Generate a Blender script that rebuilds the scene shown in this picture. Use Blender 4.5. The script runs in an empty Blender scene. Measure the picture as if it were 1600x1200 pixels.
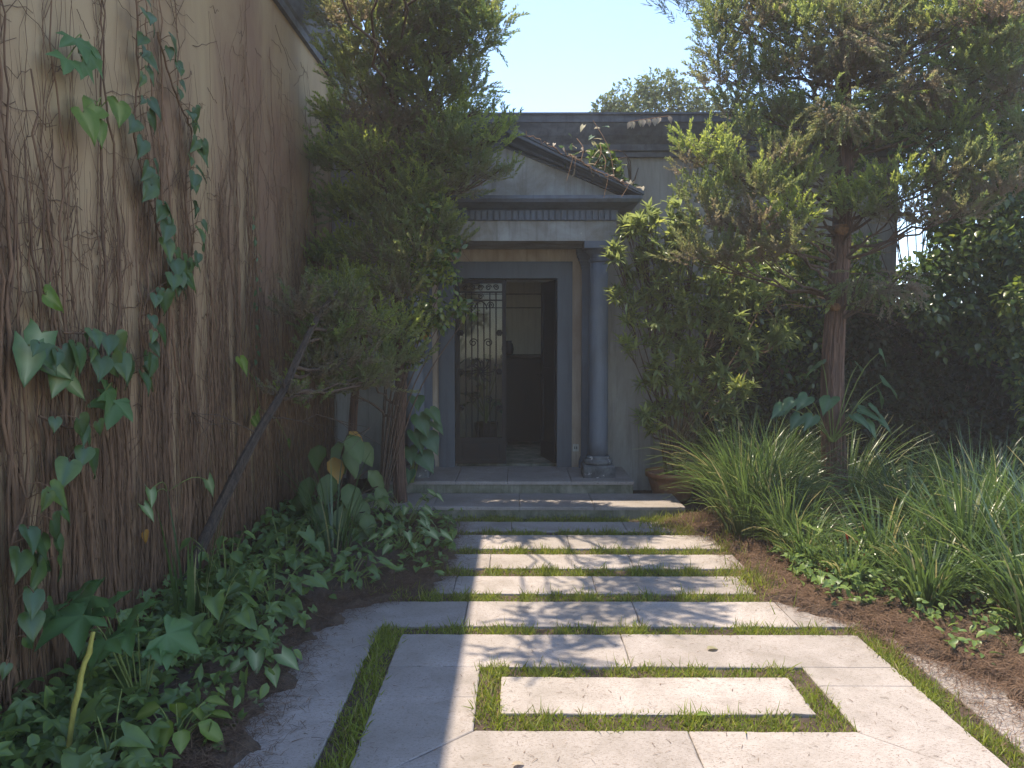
import bpy, math, random
import numpy as np
from mathutils import Vector, Matrix

random.seed(7)
RNG = np.random.default_rng(7)
SC = bpy.context.scene
COL = SC.collection

# ------------------------------------------------------------------ camera, sky, sun, exposure
PITCH = math.radians(3.34)
YAW = math.atan(8 / 1200)
EYE = 1.65
cam_d = bpy.data.cameras.new('camera')
cam = bpy.data.objects.new('camera', cam_d)
COL.objects.link(cam)
cam.location = (0, 0, EYE)
cam.rotation_euler = (math.pi / 2 - PITCH, 0, YAW)
cam_d.sensor_width = 36
cam_d.lens = 27
cam_d.clip_end = 1000
SC.camera = cam

SUN_VEC = Vector((-0.309, 0.085, 1.0)).normalized()      # towards the sun
EL = math.asin(SUN_VEC.z)
AZ = math.atan2(SUN_VEC.x, SUN_VEC.y)
world = bpy.data.worlds.new('World')
SC.world = world
world.use_nodes = True
wn = world.node_tree
sky = wn.nodes.new('ShaderNodeTexSky')
sky.sky_type = 'NISHITA'
sky.sun_disc = False
sky.sun_elevation = EL
sky.sun_rotation = AZ
sky.air_density = 0.75
sky.dust_density = 0.05
sky.ozone_density = 5.0
bg = wn.nodes['Background']
bg.inputs[1].default_value = 0.15
wn.links.new(sky.outputs[0], bg.inputs[0])
sun_d = bpy.data.lights.new('sun', 'SUN')
sun_d.energy = 2.25
sun_d.angle = math.radians(0.55)
sun_d.color = (1.0, 0.95, 0.87)
sun = bpy.data.objects.new('sun', sun_d)
COL.objects.link(sun)
sun.rotation_euler = SUN_VEC.to_track_quat('Z', 'Y').to_euler()
SC.view_settings.view_transform = 'Standard'
SC.view_settings.look = 'None'
SC.view_settings.gamma = 1
SC.view_settings.use_white_balance = True       # the phone's white balance, set for open shade
SC.view_settings.white_balance_temperature = 7700
SC.view_settings.white_balance_tint = 10
SC.view_settings.exposure = 1.96
SC.render.engine = 'CYCLES'
SC.cycles.max_bounces = 7
SC.cycles.diffuse_bounces = 4
SC.cycles.transparent_max_bounces = 8
SC.cycles.caustics_reflective = False
SC.cycles.caustics_refractive = False


# ------------------------------------------------------------------ measuring helpers (metres)
def ray(px, py):
    u = (px - 800) / 1200
    v = (600 - py) / 1200
    y = math.cos(PITCH) + v * math.sin(PITCH)
    z = v * math.cos(PITCH) - math.sin(PITCH)
    return (u * math.cos(YAW) - y * math.sin(YAW), u * math.sin(YAW) + y * math.cos(YAW), z)


def at(px, py, D):
    x, y, z = ray(px, py)
    return Vector((x / y * D, D, EYE + z / y * D))


def atx(px, py, X):
    x, y, z = ray(px, py)
    t = X / x
    return Vector((X, y * t, EYE + z * t))


# ------------------------------------------------------------------ materials
def new_mat(name):
    m = bpy.data.materials.new(name)
    m.use_nodes = True
    nt = m.node_tree
    b = nt.nodes['Principled BSDF']
    return m, nt, b


def N(nt, t, **kw):
    n = nt.nodes.new(t)
    for k, v in kw.items():
        if k.startswith('i_'):
            key = k[2:]
            n.inputs[int(key) if key.isdigit() else key].default_value = v
        else:
            setattr(n, k, v)
    return n


def ramp(nt, fac, stops):
    r = nt.nodes.new('ShaderNodeValToRGB')
    els = r.color_ramp.elements
    while len(els) < len(stops):
        els.new(0.5)
    for e, (p, c) in zip(els, stops):
        e.position = p
        e.color = (c[0], c[1], c[2], 1)
    nt.links.new(fac, r.inputs[0])
    return r.outputs[0]


def coords(nt, scale=(1, 1, 1), kind='pos'):
    if kind == 'pos':
        g = nt.nodes.new('ShaderNodeNewGeometry').outputs['Position']
    else:
        g = nt.nodes.new('ShaderNodeTexCoord').outputs['Object']
    mp = N(nt, 'ShaderNodeMapping')
    mp.inputs['Scale'].default_value = scale
    nt.links.new(g, mp.inputs[0])
    return mp.outputs[0]


def noise(nt, vec, scale, detail=4, rough=0.55, dist=0):
    n = N(nt, 'ShaderNodeTexNoise')
    n.inputs['Scale'].default_value = scale
    n.inputs['Detail'].default_value = detail
    n.inputs['Roughness'].default_value = rough
    n.inputs['Distortion'].default_value = dist
    nt.links.new(vec, n.inputs['Vector'])
    return n.outputs['Fac']


def mixc(nt, fac, a, b):
    m = N(nt, 'ShaderNodeMix', data_type='RGBA')
    for sock, v in ((m.inputs[0], fac), (m.inputs[6], a), (m.inputs[7], b)):
        if hasattr(v, 'links') or hasattr(v, 'is_linked'):
            nt.links.new(v, sock)
        elif isinstance(v, (int, float)):
            sock.default_value = v
        else:
            sock.default_value = (v[0], v[1], v[2], 1)
    return m.outputs[2]


def bump(nt, b, h, strength=0.4, dist=0.01):
    bp = N(nt, 'ShaderNodeBump')
    bp.inputs['Strength'].default_value = strength
    bp.inputs['Distance'].default_value = dist
    nt.links.new(h, bp.inputs['Height'])
    nt.links.new(bp.outputs[0], b.inputs['Normal'])


def paint_mat(name, base, dirt, rough=0.6, scale=3.0, vert=0.35, amount=0.6, bstr=0.15, chips=None):
    m, nt, b = new_mat(name)
    v = coords(nt, (1, 1, vert))
    n1 = noise(nt, v, scale, 6, 0.65, 0.4)
    c = ramp(nt, n1, [(0.35, dirt), (0.35 + 0.4 * amount, base)])
    n0 = noise(nt, coords(nt, (1, 1, .07)), 17, 5, 0.7)
    c = mixc(nt, ramp(nt, n0, [(0.5, (0, 0, 0)), (0.72, (.6, .6, .6))]), c, [x * .6 for x in dirt])
    n2 = noise(nt, coords(nt), 40, 3)
    c = mixc(nt, ramp(nt, n2, [(0.45, (0, 0, 0)), (0.75, (.25, .25, .25))]), c, [x * 0.7 for x in base])
    if chips:
        n3 = noise(nt, coords(nt), 16, 6, 0.7)
        c = mixc(nt, ramp(nt, n3, [(chips[0], (0, 0, 0)), (chips[0] + 0.03, (1, 1, 1))]), c, chips[1])
    nt.links.new(c, b.inputs['Base Color'])
    b.inputs['Roughness'].default_value = rough
    b.inputs['Specular IOR Level'].default_value = 0.25
    bump(nt, b, noise(nt, coords(nt), 60, 4), bstr, 0.004)
    return m


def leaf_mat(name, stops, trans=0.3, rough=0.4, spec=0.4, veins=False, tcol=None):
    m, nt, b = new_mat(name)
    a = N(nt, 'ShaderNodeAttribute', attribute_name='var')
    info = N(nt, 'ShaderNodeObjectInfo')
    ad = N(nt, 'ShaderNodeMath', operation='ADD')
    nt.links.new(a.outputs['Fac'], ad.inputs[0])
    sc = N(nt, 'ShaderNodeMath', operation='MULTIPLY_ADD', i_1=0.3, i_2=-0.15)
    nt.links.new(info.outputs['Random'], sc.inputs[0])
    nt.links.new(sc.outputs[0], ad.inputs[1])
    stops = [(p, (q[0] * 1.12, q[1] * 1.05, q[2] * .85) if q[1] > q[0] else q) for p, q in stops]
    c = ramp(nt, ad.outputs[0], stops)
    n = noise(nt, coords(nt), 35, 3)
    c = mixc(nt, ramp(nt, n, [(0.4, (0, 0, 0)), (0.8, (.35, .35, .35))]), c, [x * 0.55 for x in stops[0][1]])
    if veins:
        v = N(nt, 'ShaderNodeAttribute', attribute_name='vein')
        c = mixc(nt, v.outputs['Fac'], c, veins)
    nt.links.new(c, b.inputs['Base Color'])
    b.inputs['Roughness'].default_value = rough
    b.inputs['Specular IOR Level'].default_value = spec
    t = N(nt, 'ShaderNodeBsdfTranslucent')
    hs = N(nt, 'ShaderNodeHueSaturation', i_Hue=0.485, i_Saturation=1.1, i_Value=1.6)
    nt.links.new(c, hs.inputs['Color'])
    nt.links.new(hs.outputs[0], t.inputs[0])
    mx = N(nt, 'ShaderNodeMixShader', i_0=trans)
    nt.links.new(b.outputs[0], mx.inputs[1])
    nt.links.new(t.outputs[0], mx.inputs[2])
    nt.links.new(mx.outputs[0], nt.nodes['Material Output'].inputs[0])
    return m


def bark_mat(name, c0, c1, scale=30, vert=0.12, strength=0.9):
    m, nt, b = new_mat(name)
    v = coords(nt, (1, 1, vert))
    n1 = noise(nt, v, scale, 6, 0.7, 0.6)
    c = ramp(nt, n1, [(0.32, c0), (0.68, c1)])
    a = N(nt, 'ShaderNodeAttribute', attribute_name='var')
    c = mixc(nt, a.outputs['Fac'], c, [min(1, x * 1.7) for x in c1])
    nt.links.new(c, b.inputs['Base Color'])
    b.inputs['Roughness'].default_value = 0.9
    bump(nt, b, n1, strength, 0.02)
    return m


M = {}


def make_materials():
    # garden wall plaster: beige with pinkish old paint, streaked
    m, nt, b = new_mat('beige_plaster')
    v = coords(nt, (1, 1, 0.35))
    n1 = noise(nt, v, 0.9, 6, 0.6, 0.8)
    c = ramp(nt, n1, [(0.40, (.43, .3, .17)), (0.52, (.36, .235, .135)), (0.62, (.28, .16, .1))])
    n2 = noise(nt, coords(nt, (1, 1, 0.1)), 9, 5, 0.7)
    c = mixc(nt, ramp(nt, n2, [(0.52, (0, 0, 0)), (0.8, (.14, .14, .14))]), c, (.2, .135, .1))
    n3 = noise(nt, coords(nt), 2.2, 8, 0.7)
    c = mixc(nt, ramp(nt, n3, [(0.55, (0, 0, 0)), (0.8, (.45, .45, .45))]), c, (.42, .32, .2))
    nt.links.new(c, b.inputs['Base Color'])
    b.inputs['Roughness'].default_value = 0.92
    bump(nt, b, noise(nt, coords(nt), 45, 5, 0.7), 0.35, 0.006)
    M['wall'] = m
    M['house'] = paint_mat('house_plaster', (.4, .385, .35), (.24, .22, .19), 0.9, 1.6, 0.4, 0.8, 0.3)
    M['house_warm'] = paint_mat('portico_plaster', (.47, .39, .3), (.3, .22, .165), 0.9, 2.2, 0.5, 0.8, 0.3)
    M['frieze'] = paint_mat('frieze_plaster', (.36, .37, .37), (.22, .2, .17), 0.85, 2.5, 1, 0.7, 0.25, (0.67, (.62, .6, .55)))
    M['slate'] = paint_mat('slate_paint', (.125, .15, .19), (.075, .088, .108), 0.5, 3, 0.4, 0.8)
    M['slate_light'] = paint_mat('column_paint', (.175, .205, .245), (.105, .122, .145), 0.5, 2, 0.3, 0.8, 0.12, (0.72, (.5, .5, .48)))
    M['plinth'] = paint_mat('worn_plinth', (.17, .18, .185), (.055, .058, .06), 0.75, 7, 1, 0.7, 0.6, (0.6, (.5, .49, .46)))
    M['frame'] = paint_mat('door_frame_paint', (.09, .107, .128), (.066, .078, .092), 0.45, 2, 0.3, 0.8, 0.08)
    M['cornice'] = paint_mat('weathered_cornice', (.15, .165, .19), (.08, .085, .1), 0.8, 4, 2.5, 0.8, 0.4)
    M['iron'] = paint_mat('black_iron', (.012, .0115, .013), (.018, .013, .012), 0.6, 12, 1, 0.6, 0.2)
    M['navy'] = paint_mat('navy_door_paint', (.012, .015, .024), (.008, .01, .014), 0.6, 4, 0.3, 0.7, 0.06)
    M['room'] = paint_mat('room_paint', (.42, .4, .31), (.36, .34, .27), 0.8, 1.5, 1, 0.8, 0.1)
    M['ceiling'] = paint_mat('ceiling_paint', (.75, .74, .7), (.66, .64, .6), 0.8, 1.5, 1, 0.8, 0.05)
    M['wood_dark'] = paint_mat('dark_wood', (.016, .012, .01), (.009, .007, .006), 0.7, 8, 0.15, 0.8, 0.1)
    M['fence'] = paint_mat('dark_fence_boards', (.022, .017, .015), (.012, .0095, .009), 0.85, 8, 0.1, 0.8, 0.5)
    M['terracotta'] = paint_mat('terracotta', (.4, .175, .09), (.26, .12, .07), 0.8, 7, 1, 0.7, 0.3)
    M['concrete'] = paint_mat('mossy_riser', (.27, .26, .21), (.085, .095, .06), 0.9, 5, 0.8, 0.8, 0.5)
    M['plastic'] = paint_mat('outlet_plastic', (.55, .54, .48), (.45, .43, .38), 0.5, 9, 1)
    # travertine slabs
    m, nt, b = new_mat('travertine')
    info = N(nt, 'ShaderNodeObjectInfo')
    v = coords(nt)
    n1 = noise(nt, v, 3.5, 7, 0.65, 0.5)
    c = ramp(nt, n1, [(0.3, (.255, .222, .2)), (0.5, (.33, .29, .268)), (0.72, (.4, .355, .335))])
    hs = N(nt, 'ShaderNodeHueSaturation')
    mr = N(nt, 'ShaderNodeMapRange', i_3=0.8, i_4=1.1)
    nt.links.new(info.outputs['Random'], mr.inputs[0])
    nt.links.new(mr.outputs[0], hs.inputs['Value'])
    nt.links.new(c, hs.inputs['Color'])
    c = hs.outputs[0]
    n2 = noise(nt, coords(nt, (1, 2.6, 1)), 75, 4, 0.65, 1.2)
    pits = ramp(nt, n2, [(0.36, (1, 1, 1)), (0.45, (0, 0, 0))])
    c = mixc(nt, pits, c, (.15, .115, .09))
    n4 = noise(nt, v, 11, 6, 0.7)
    c = mixc(nt, ramp(nt, n4, [(0.56, (0, 0, 0)), (0.78, (.6, .6, .6))]), c, (.24, .185, .145))
    n5 = noise(nt, v, 1.3, 5, 0.6, 0.6)
    c = mixc(nt, ramp(nt, n5, [(0.46, (0, 0, 0)), (0.68, (.6, .6, .6))]), c, (.215, .19, .165))
    n6 = noise(nt, v, 28, 4, 0.7)
    c = mixc(nt, ramp(nt, n6, [(0.6, (0, 0, 0)), (0.7, (.5, .5, .5))]), c, (.2, .16, .13))
    nt.links.new(c, b.inputs['Base Color'])
    b.inputs['Roughness'].default_value = 0.8
    ad = N(nt, 'ShaderNodeMath', operation='SUBTRACT')
    nt.links.new(noise(nt, v, 120, 3), ad.inputs[0])
    nt.links.new(pits, ad.inputs[1])
    bump(nt, b, ad.outputs[0], 0.35, 0.004)
    M['travertine'] = m
    # soil with needle litter
    m, nt, b = new_mat('soil')
    v = coords(nt)
    n1 = noise(nt, v, 6, 8, 0.7, 0.3)
    c = ramp(nt, n1, [(0.35, (.045, .032, .024)), (0.55, (.095, .064, .046)), (0.72, (.16, .11, .078))])
    n2 = noise(nt, coords(nt, (1, 3, 1)), 90, 4, 0.7, 2)
    c = mixc(nt, ramp(nt, n2, [(0.5, (0, 0, 0)), (0.66, (.8, .8, .8))]), c, (.24, .14, .09))
    nt.links.new(c, b.inputs['Base Color'])
    b.inputs['Roughness'].default_value = 0.95
    bump(nt, b, n2, 0.8, 0.02)
    M['soil'] = m
    M['bark'] = bark_mat('stringy_bark', (.055, .03, .021), (.17, .092, .06))
    M['bark_dark'] = bark_mat('dark_bark', (.028, .02, .016), (.11, .075, .052), 45, 0.3)
    M['twig'] = bark_mat('twig', (.06, .038, .027), (.16, .1, .066), 50, 0.4)
    M['creeper'] = bark_mat('dry_creeper_stem', (.075, .04, .024), (.2, .11, .06), 40, 0.2, 0.5)
    M['stem_green'] = bark_mat('green_stem', (.06, .09, .025), (.17, .2, .05), 30, 0.4, 0.3)
    M['stem_yellow'] = bark_mat('yellow_stalk', (.2, .17, .03), (.42, .36, .08), 20, 0.3, 0.4)
    M['cutwood'] = bark_mat('cut_wood', (.1, .05, .025), (.3, .15, .065), 45, 1, 0.9)
    M['juniper'] = leaf_mat('juniper_scale', [(0.0, (.235, .175, .115)), (0.3, (.21, .185, .12)), (0.46, (.18, .2, .11)),
                            (0.75, (.15, .215, .1)), (1.0, (.28, .36, .12))], 0.55, 0.4, 0.5)
    M['pine'] = leaf_mat('pine_needle', [(0, (.07, .08, .05)), (0.5, (.05, .085, .05)), (1, (.09, .13, .07))], 0.2, 0.5, 0.3)
    M['shrub'] = leaf_mat('glossy_lance_leaf', [(0, (.13, .18, .09)), (0.5, (.2, .27, .13)), (0.85, (.28, .35, .13)), (1, (.4, .42, .12))], 0.5, 0.27, 0.7)
    M['hedge'] = leaf_mat('creeper_leaf', [(0, (.035, .07, .034)), (0.5, (.065, .12, .046)), (0.85, (.13, .2, .055)), (1, (.26, .31, .09))], 0.5, 0.27, 0.7)
    M['fartree'] = leaf_mat('far_tree_leaf', [(0, (.07, .1, .05)), (0.5, (.11, .15, .07)), (1, (.17, .21, .1))], 0.3, 0.5, 0.3)
    M['heart'] = leaf_mat('heart_leaf', [(0, (.032, .07, .026)), (0.5, (.056, .11, .036)), (1, (.11, .18, .045))], 0.25, 0.35, 0.5, (.07, .13, .07))
    M['lime'] = leaf_mat('lime_leaf', [(0, (.075, .14, .03)), (0.5, (.11, .2, .035)), (1, (.2, .29, .05))], 0.4, 0.4, 0.4, (.3, .36, .12))
    M['varieg'] = leaf_mat('variegated_leaf', [(0, (.04, .1, .035)), (0.5, (.07, .15, .045)), (1, (.11, .2, .06))], 0.3, 0.4, 0.4, (.42, .46, .25))
    M['bed'] = leaf_mat('bed_leaf', [(0, (.06, .105, .034)), (0.5, (.115, .19, .052)), (1, (.19, .28, .075))], 0.3, 0.4, 0.4, (.1, .17, .07))
    M['lobed'] = leaf_mat('lobed_leaf', [(0, (.05, .12, .04)), (0.5, (.065, .155, .05)), (1, (.1, .2, .06))], 0.3, 0.45, 0.35, (.12, .22, .09))
    M['oval'] = leaf_mat('oval_leaf', [(0, (.045, .085, .03)), (0.5, (.07, .12, .038)), (1, (.11, .15, .045))], 0.3, 0.45, 0.35, (.13, .18, .07))
    M['orange'] = leaf_mat('dying_leaf', [(0, (.33, .15, .03)), (1, (.42, .24, .04))], 0.3, 0.5, 0.3, (.3, .2, .06))
    M['philo'] = leaf_mat('philodendron_leaf', [(0, (.03, .08, .04)), (0.5, (.04, .105, .05)), (1, (.07, .15, .06))], 0.25, 0.42, 0.45, (.1, .17, .09))
    M['clump'] = leaf_mat('strap_leaf', [(0, (.042, .085, .036)), (0.5, (.08, .145, .055)), (0.9, (.14, .215, .085)), (1, (.36, .33, .16))], 0.4, 0.3, 0.6)
    M['turf'] = leaf_mat('turf_blade', [(0, (.11, .145, .035)), (0.5, (.17, .235, .05)), (0.85, (.24, .3, .075)), (1, (.36, .31, .14))], 0.45, 0.5, 0.3)
    M['needle'] = leaf_mat('dry_needle', [(0, (.085, .05, .034)), (0.5, (.165, .1, .066)), (1, (.3, .2, .135))], 0.1, 0.7, 0.2)
    M['dryleaf'] = leaf_mat('dry_leaf', [(0, (.3, .23, .17)), (0.5, (.42, .36, .28)), (1, (.2, .24, .1))], 0.3, 0.6, 0.3)
    # thin door glass
    m, nt, b = new_mat('door_glass')
    g = N(nt, 'ShaderNodeBsdfGlossy')
    g.inputs['Roughness'].default_value = 0.03
    t = N(nt, 'ShaderNodeBsdfTransparent')
    t.inputs[0].default_value = (.85, .87, .86, 1)
    mx = N(nt, 'ShaderNodeMixShader', i_0=0.015)
    nt.links.new(t.outputs[0], mx.inputs[1])
    nt.links.new(g.outputs[0], mx.inputs[2])
    nt.links.new(mx.outputs[0], nt.nodes['Material Output'].inputs[0])
    M['glass'] = m


make_materials()


# ------------------------------------------------------------------ mesh building
class Acc:
    """collects vertices and faces, then links them as ONE mesh object"""

    def __init__(s):
        s.V, s.F, s.A, s.W, s.n = [], [], [], [], 0

    def add(s, v, faces, var=0.5, vein=0.0):
        v = np.asarray(v, dtype=np.float64).reshape(-1, 3)
        k = len(v)
        for f in faces:
            s.F.append(np.asarray(f, dtype=np.int64) + s.n)
        s.V.append(v)
        s.A.append(np.broadcast_to(np.asarray(var, float), (k,)))
        s.W.append(np.broadcast_to(np.asarray(vein, float), (k,)))
        s.n += k

    def mesh(s, name, smooth=False):
        V = np.concatenate(s.V)
        me = bpy.data.meshes.new(name)
        me.vertices.add(len(V))
        me.vertices.foreach_set('co', V.ravel())
        idx = np.concatenate([f.ravel() for f in s.F])
        tot = np.concatenate([np.full(len(f), f.shape[1]) for f in s.F])
        start = np.concatenate([[0], np.cumsum(tot)[:-1]])
        me.loops.add(len(idx))
        me.loops.foreach_set('vertex_index', idx)
        me.polygons.add(len(tot))
        me.polygons.foreach_set('loop_start', start)
        me.polygons.foreach_set('loop_total', tot)
        me.polygons.foreach_set('use_smooth', np.full(len(tot), bool(smooth)))
        me.update(calc_edges=True)
        me.attributes.new('var', 'FLOAT', 'POINT').data.foreach_set('value', np.concatenate(s.A).astype(np.float32))
        me.attributes.new('vein', 'FLOAT', 'POINT').data.foreach_set('value', np.concatenate(s.W).astype(np.float32))
        return me

    def obj(s, name, mat, parent=None, smooth=False):
        me = s.mesh(name, smooth)
        me.materials.append(M[mat])
        return link(name, me, parent)

    # --- shapes
    def box(s, x0, x1, y0, y1, z0, z1, var=0.0):
        v = [(x0, y0, z0), (x1, y0, z0), (x1, y1, z0), (x0, y1, z0), (x0, y0, z1), (x1, y0, z1), (x1, y1, z1), (x0, y1, z1)]
        s.add(v, [np.array([(0, 3, 2, 1), (4, 5, 6, 7), (0, 1, 5, 4), (1, 2, 6, 5), (2, 3, 7, 6), (3, 0, 4, 7)])], var)
        return s

    def bbox(s, x0, x1, y0, y1, z0, z1, c=0.008):
        """box with a chamfer round the top and the four upright edges"""
        def ring(i, z):
            return [(x0 + i + c, y0 + i, z), (x1 - i - c, y0 + i, z), (x1 - i, y0 + i + c, z), (x1 - i, y1 - i - c, z),
                    (x1 - i - c, y1 - i, z), (x0 + i + c, y1 - i, z), (x0 + i, y1 - i - c, z), (x0 + i, y0 + i + c, z)]
        v = ring(0, z0) + ring(0, z1 - c) + ring(c, z1)
        q = []
        for r in range(2):
            for k in range(8):
                q.append((r * 8 + k, r * 8 + (k + 1) % 8, r * 8 + 8 + (k + 1) % 8, r * 8 + 8 + k))
        s.add(v, [np.array(q), np.array([tuple(range(16, 24))]), np.array([tuple(range(7, -1, -1))])], 0)
        return s

    def poly_slab(s, pts, z0, z1, c=0.006):
        """flat slab from a counter-clockwise outline, top edge chamfered"""
        P = np.array(pts, float)
        n = len(P)
        cen = P.mean(0)
        d = cen - P
        Pi = P + d / np.linalg.norm(d, axis=1)[:, None] * c * 1.4
        v = [(*p, z0) for p in P] + [(*p, z1 - c) for p in P] + [(*p, z1) for p in Pi]
        q = []
        for r in range(2):
            for k in range(n):
                q.append((r * n + k, r * n + (k + 1) % n, r * n + n + (k + 1) % n, r * n + n + k))
        s.add(v, [np.array(q), np.array([tuple(range(2 * n, 3 * n))])], 0)
        return s

    def tube(s, pts, rad, sides=6, var=0.0, cap=True):
        P = np.array([tuple(p) for p in pts], float)
        n = len(P)
        R = np.broadcast_to(np.asarray(rad, float), (n,))
        T = np.gradient(P, axis=0)
        T /= np.linalg.norm(T, axis=1)[:, None] + 1e-9
        ref = np.array([0.31, 0.85, 0.42])
        A = np.cross(T, ref)
        A /= np.linalg.norm(A, axis=1)[:, None] + 1e-9
        B = np.cross(T, A)
        th = np.arange(sides) * 2 * np.pi / sides
        V = P[:, None] + R[:, None, None] * (np.cos(th)[None, :, None] * A[:, None] + np.sin(th)[None, :, None] * B[:, None])
        i = np.arange(n - 1)[:, None] * sides
        k = np.arange(sides)[None]
        k2 = (k + 1) % sides
        q = np.stack([i + k, i + k2, i + sides + k2, i + sides + k], -1).reshape(-1, 4)
        F = [q]
        if cap and sides > 2:
            F.append(np.array([list(range(sides))[::-1]]))
            F.append(np.array([[(n - 1) * sides + t for t in range(sides)]]))
        vv = np.asarray(var, float)
        if vv.ndim == 1:
            vv = np.repeat(vv, sides)
        s.add(V.reshape(-1, 3), F, vv)
        return s

    def lathe(s, prof, cx, cy, seg=28, var=0.0):
        th = np.arange(seg) * 2 * np.pi / seg
        V = np.array([[(cx + r * math.cos(t), cy + r * math.sin(t), z) for t in th] for r, z in prof])
        n = len(prof)
        i = np.arange(n - 1)[:, None] * seg
        k = np.arange(seg)[None]
        k2 = (k + 1) % seg
        q = np.stack([i + k, i + k2, i + seg + k2, i + seg + k], -1).reshape(-1, 4)
        s.add(V.reshape(-1, 3), [q, np.array([list(range(seg))[::-1]]), np.array([[(n - 1) * seg + t for t in range(seg)]])], var)
        return s

    def sweep(s, prof, rings, closed=True):
        """prof: list of points per ring (same count); rings: list of lists of 3-D points"""
        n = len(rings[0])
        V = np.array(rings, float).reshape(-1, 3)
        q = []
        for r in range(len(rings) - 1):
            for k in range(n):
                q.append((r * n + k, r * n + (k + 1) % n, (r + 1) * n + (k + 1) % n, (r + 1) * n + k))
        s.add(V, [np.array(q), np.array([list(range(n))[::-1]]), np.array([[(len(rings) - 1) * n + k for k in range(n)]])], 0)
        return s

    def inst(s, tv, tf, R, T, S, var=0.5, vein=None, vvar=None):
        """copies of a template: R (m,3,3), T (m,3), S (m,) or (m,3)"""
        m, n = len(T), len(tv)
        if m == 0:
            return s
        S = np.asarray(S, float)
        S = S[:, None, None] if S.ndim == 1 else S[:, None, :]
        V = np.einsum('mij,mnj->mni', R, tv[None] * S) + np.asarray(T)[:, None]
        F = []
        for f in tf:
            f = np.asarray(f)
            F.append((f[None] + (np.arange(m) * n)[:, None, None]).reshape(-1, f.shape[1]))
        va = np.repeat(np.broadcast_to(np.asarray(var, float), (m,)), n)
        if vvar is not None:
            va = va + np.tile(vvar, m)
        ve = np.tile(vein, m) if vein is not None else 0.0
        s.add(V.reshape(-1, 3), F, va, ve)
        return s


def link(name, me, parent=None):
    o = bpy.data.objects.new(name, me)
    COL.objects.link(o)
    if parent is not None:
        o.parent = parent
        o.matrix_parent_inverse = Matrix.Identity(4)
    return o


def thing(name, label, cat, group=None):
    o = link(name, None)
    o.empty_display_size = 0.1
    return tag(o, label, cat, group)


def tag(o, label=None, cat=None, group=None, kind=None):
    if label:
        o['label'] = label
    if cat:
        o['category'] = cat
    if group:
        o['group'] = group
    if kind:
        o['kind'] = kind
    return o


def frames(D, U):
    """rotation matrices whose Y axis is D and whose Z axis leans to U"""
    D = np.asarray(D, float)
    U = np.asarray(U, float)
    D = D / (np.linalg.norm(D, axis=1)[:, None] + 1e-9)
    X = np.cross(D, U)
    ln = np.linalg.norm(X, axis=1)
    X[ln < 1e-4] = np.array([1, 0, 0.01])
    X = X / np.linalg.norm(X, axis=1)[:, None]
    Z = np.cross(X, D)
    return np.stack([X, D, Z], -1)


def rdir(n):
    v = RNG.normal(size=(n, 3))
    return v / np.linalg.norm(v, axis=1)[:, None]


# ------------------------------------------------------------------ leaf templates (length 1 along +Y, normal +Z)
def leaf_from(half, fold=0.18, droop=0.25):
    """half: list of (y, half width); midrib between two half blades"""
    V, vein = [], []
    for y, w in half:
        z = -droop * y * y
        V += [(-w, y - 0.0, z + fold * w), (0, y, z - 0.02), (w, y, z + fold * w)]
        vein += [0, .75, 0]
    q = []
    for k in range(len(half) - 1):
        a, b = 3 * k, 3 * k + 3
        q += [(a, a + 1, b + 1, b), (a + 1, a + 2, b + 2, b + 1)]
    return np.array(V, float), [np.array(q)], np.array(vein, float)


T_LANCE = leaf_from([(0, .01), (.25, .11), (.55, .125), (1, .004)], 0.25, 0.2)
T_OVATE = leaf_from([(0, .02), (.22, .26), (.5, .3), (.78, .17), (1, .006)], 0.22, 0.3)
T_SMALL = leaf_from([(0, .03), (.4, .3), (1, .01)], 0.25, 0.2)


def heart_template():
    half = [(-.16, .2), (-.1, .36), (.08, .45), (.3, .42), (.55, .28), (.8, .11), (1, .004)]
    V, vein = [], []
    for i, (y, w) in enumerate(half):
        z = -.3 * y * y
        ym = max(y, 0.0) if i < 2 else y
        V += [(-w, y, z + .1 * w), (-w * .5, y * .9 + ym * .1, z + .1 * w), (0, ym if i else .0, z - .03), (w * .5, y * .9 + ym * .1, z + .1 * w), (w, y, z + .1 * w)]
        vein += [0, 0, .8, 0, 0]
    q = []
    for k in range(len(half) - 1):
        for j in range(4):
            a = 5 * k + j
            q.append((a, a + 1, a + 6, a + 5))
    return np.array(V, float), [np.array(q)], np.array(vein, float)


T_HEART = heart_template()


def lobed_template(lobes=5):
    """hand-shaped leaf with pointed lobes round the stalk"""
    V, vein, tri = [(0, 0, 0)], [.8], []
    angs = np.linspace(-115, 115, lobes)
    lens = 1 - 0.42 * np.abs(np.linspace(-1, 1, lobes)) ** 1.4
    out = []
    for i, (a, L) in enumerate(zip(angs, lens)):
        for da, f in ((-14, .74), (0, 1.0), (14, .74)):
            t = math.radians(a + da)
            out.append((math.sin(t) * L * f, math.cos(t) * L * f, -.28 * (L * f) ** 2 + (.05 if da else 0), .55 if da == 0 else 0))
        if i < lobes - 1:
            t = math.radians((a + angs[i + 1]) / 2)
            r = .6 * (L + lens[i + 1]) / 2
            out.append((math.sin(t) * r, math.cos(t) * r, .03, 0))
    for p in out:
        V.append(p[:3])
        vein.append(p[3])
    for k in range(1, len(V) - 1):
        tri.append((0, k + 1, k))
    return np.array(V, float), [np.array(tri)], np.array(vein, float)


T_LOBED = lobed_template(5)
T_TRI = lobed_template(3)


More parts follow.
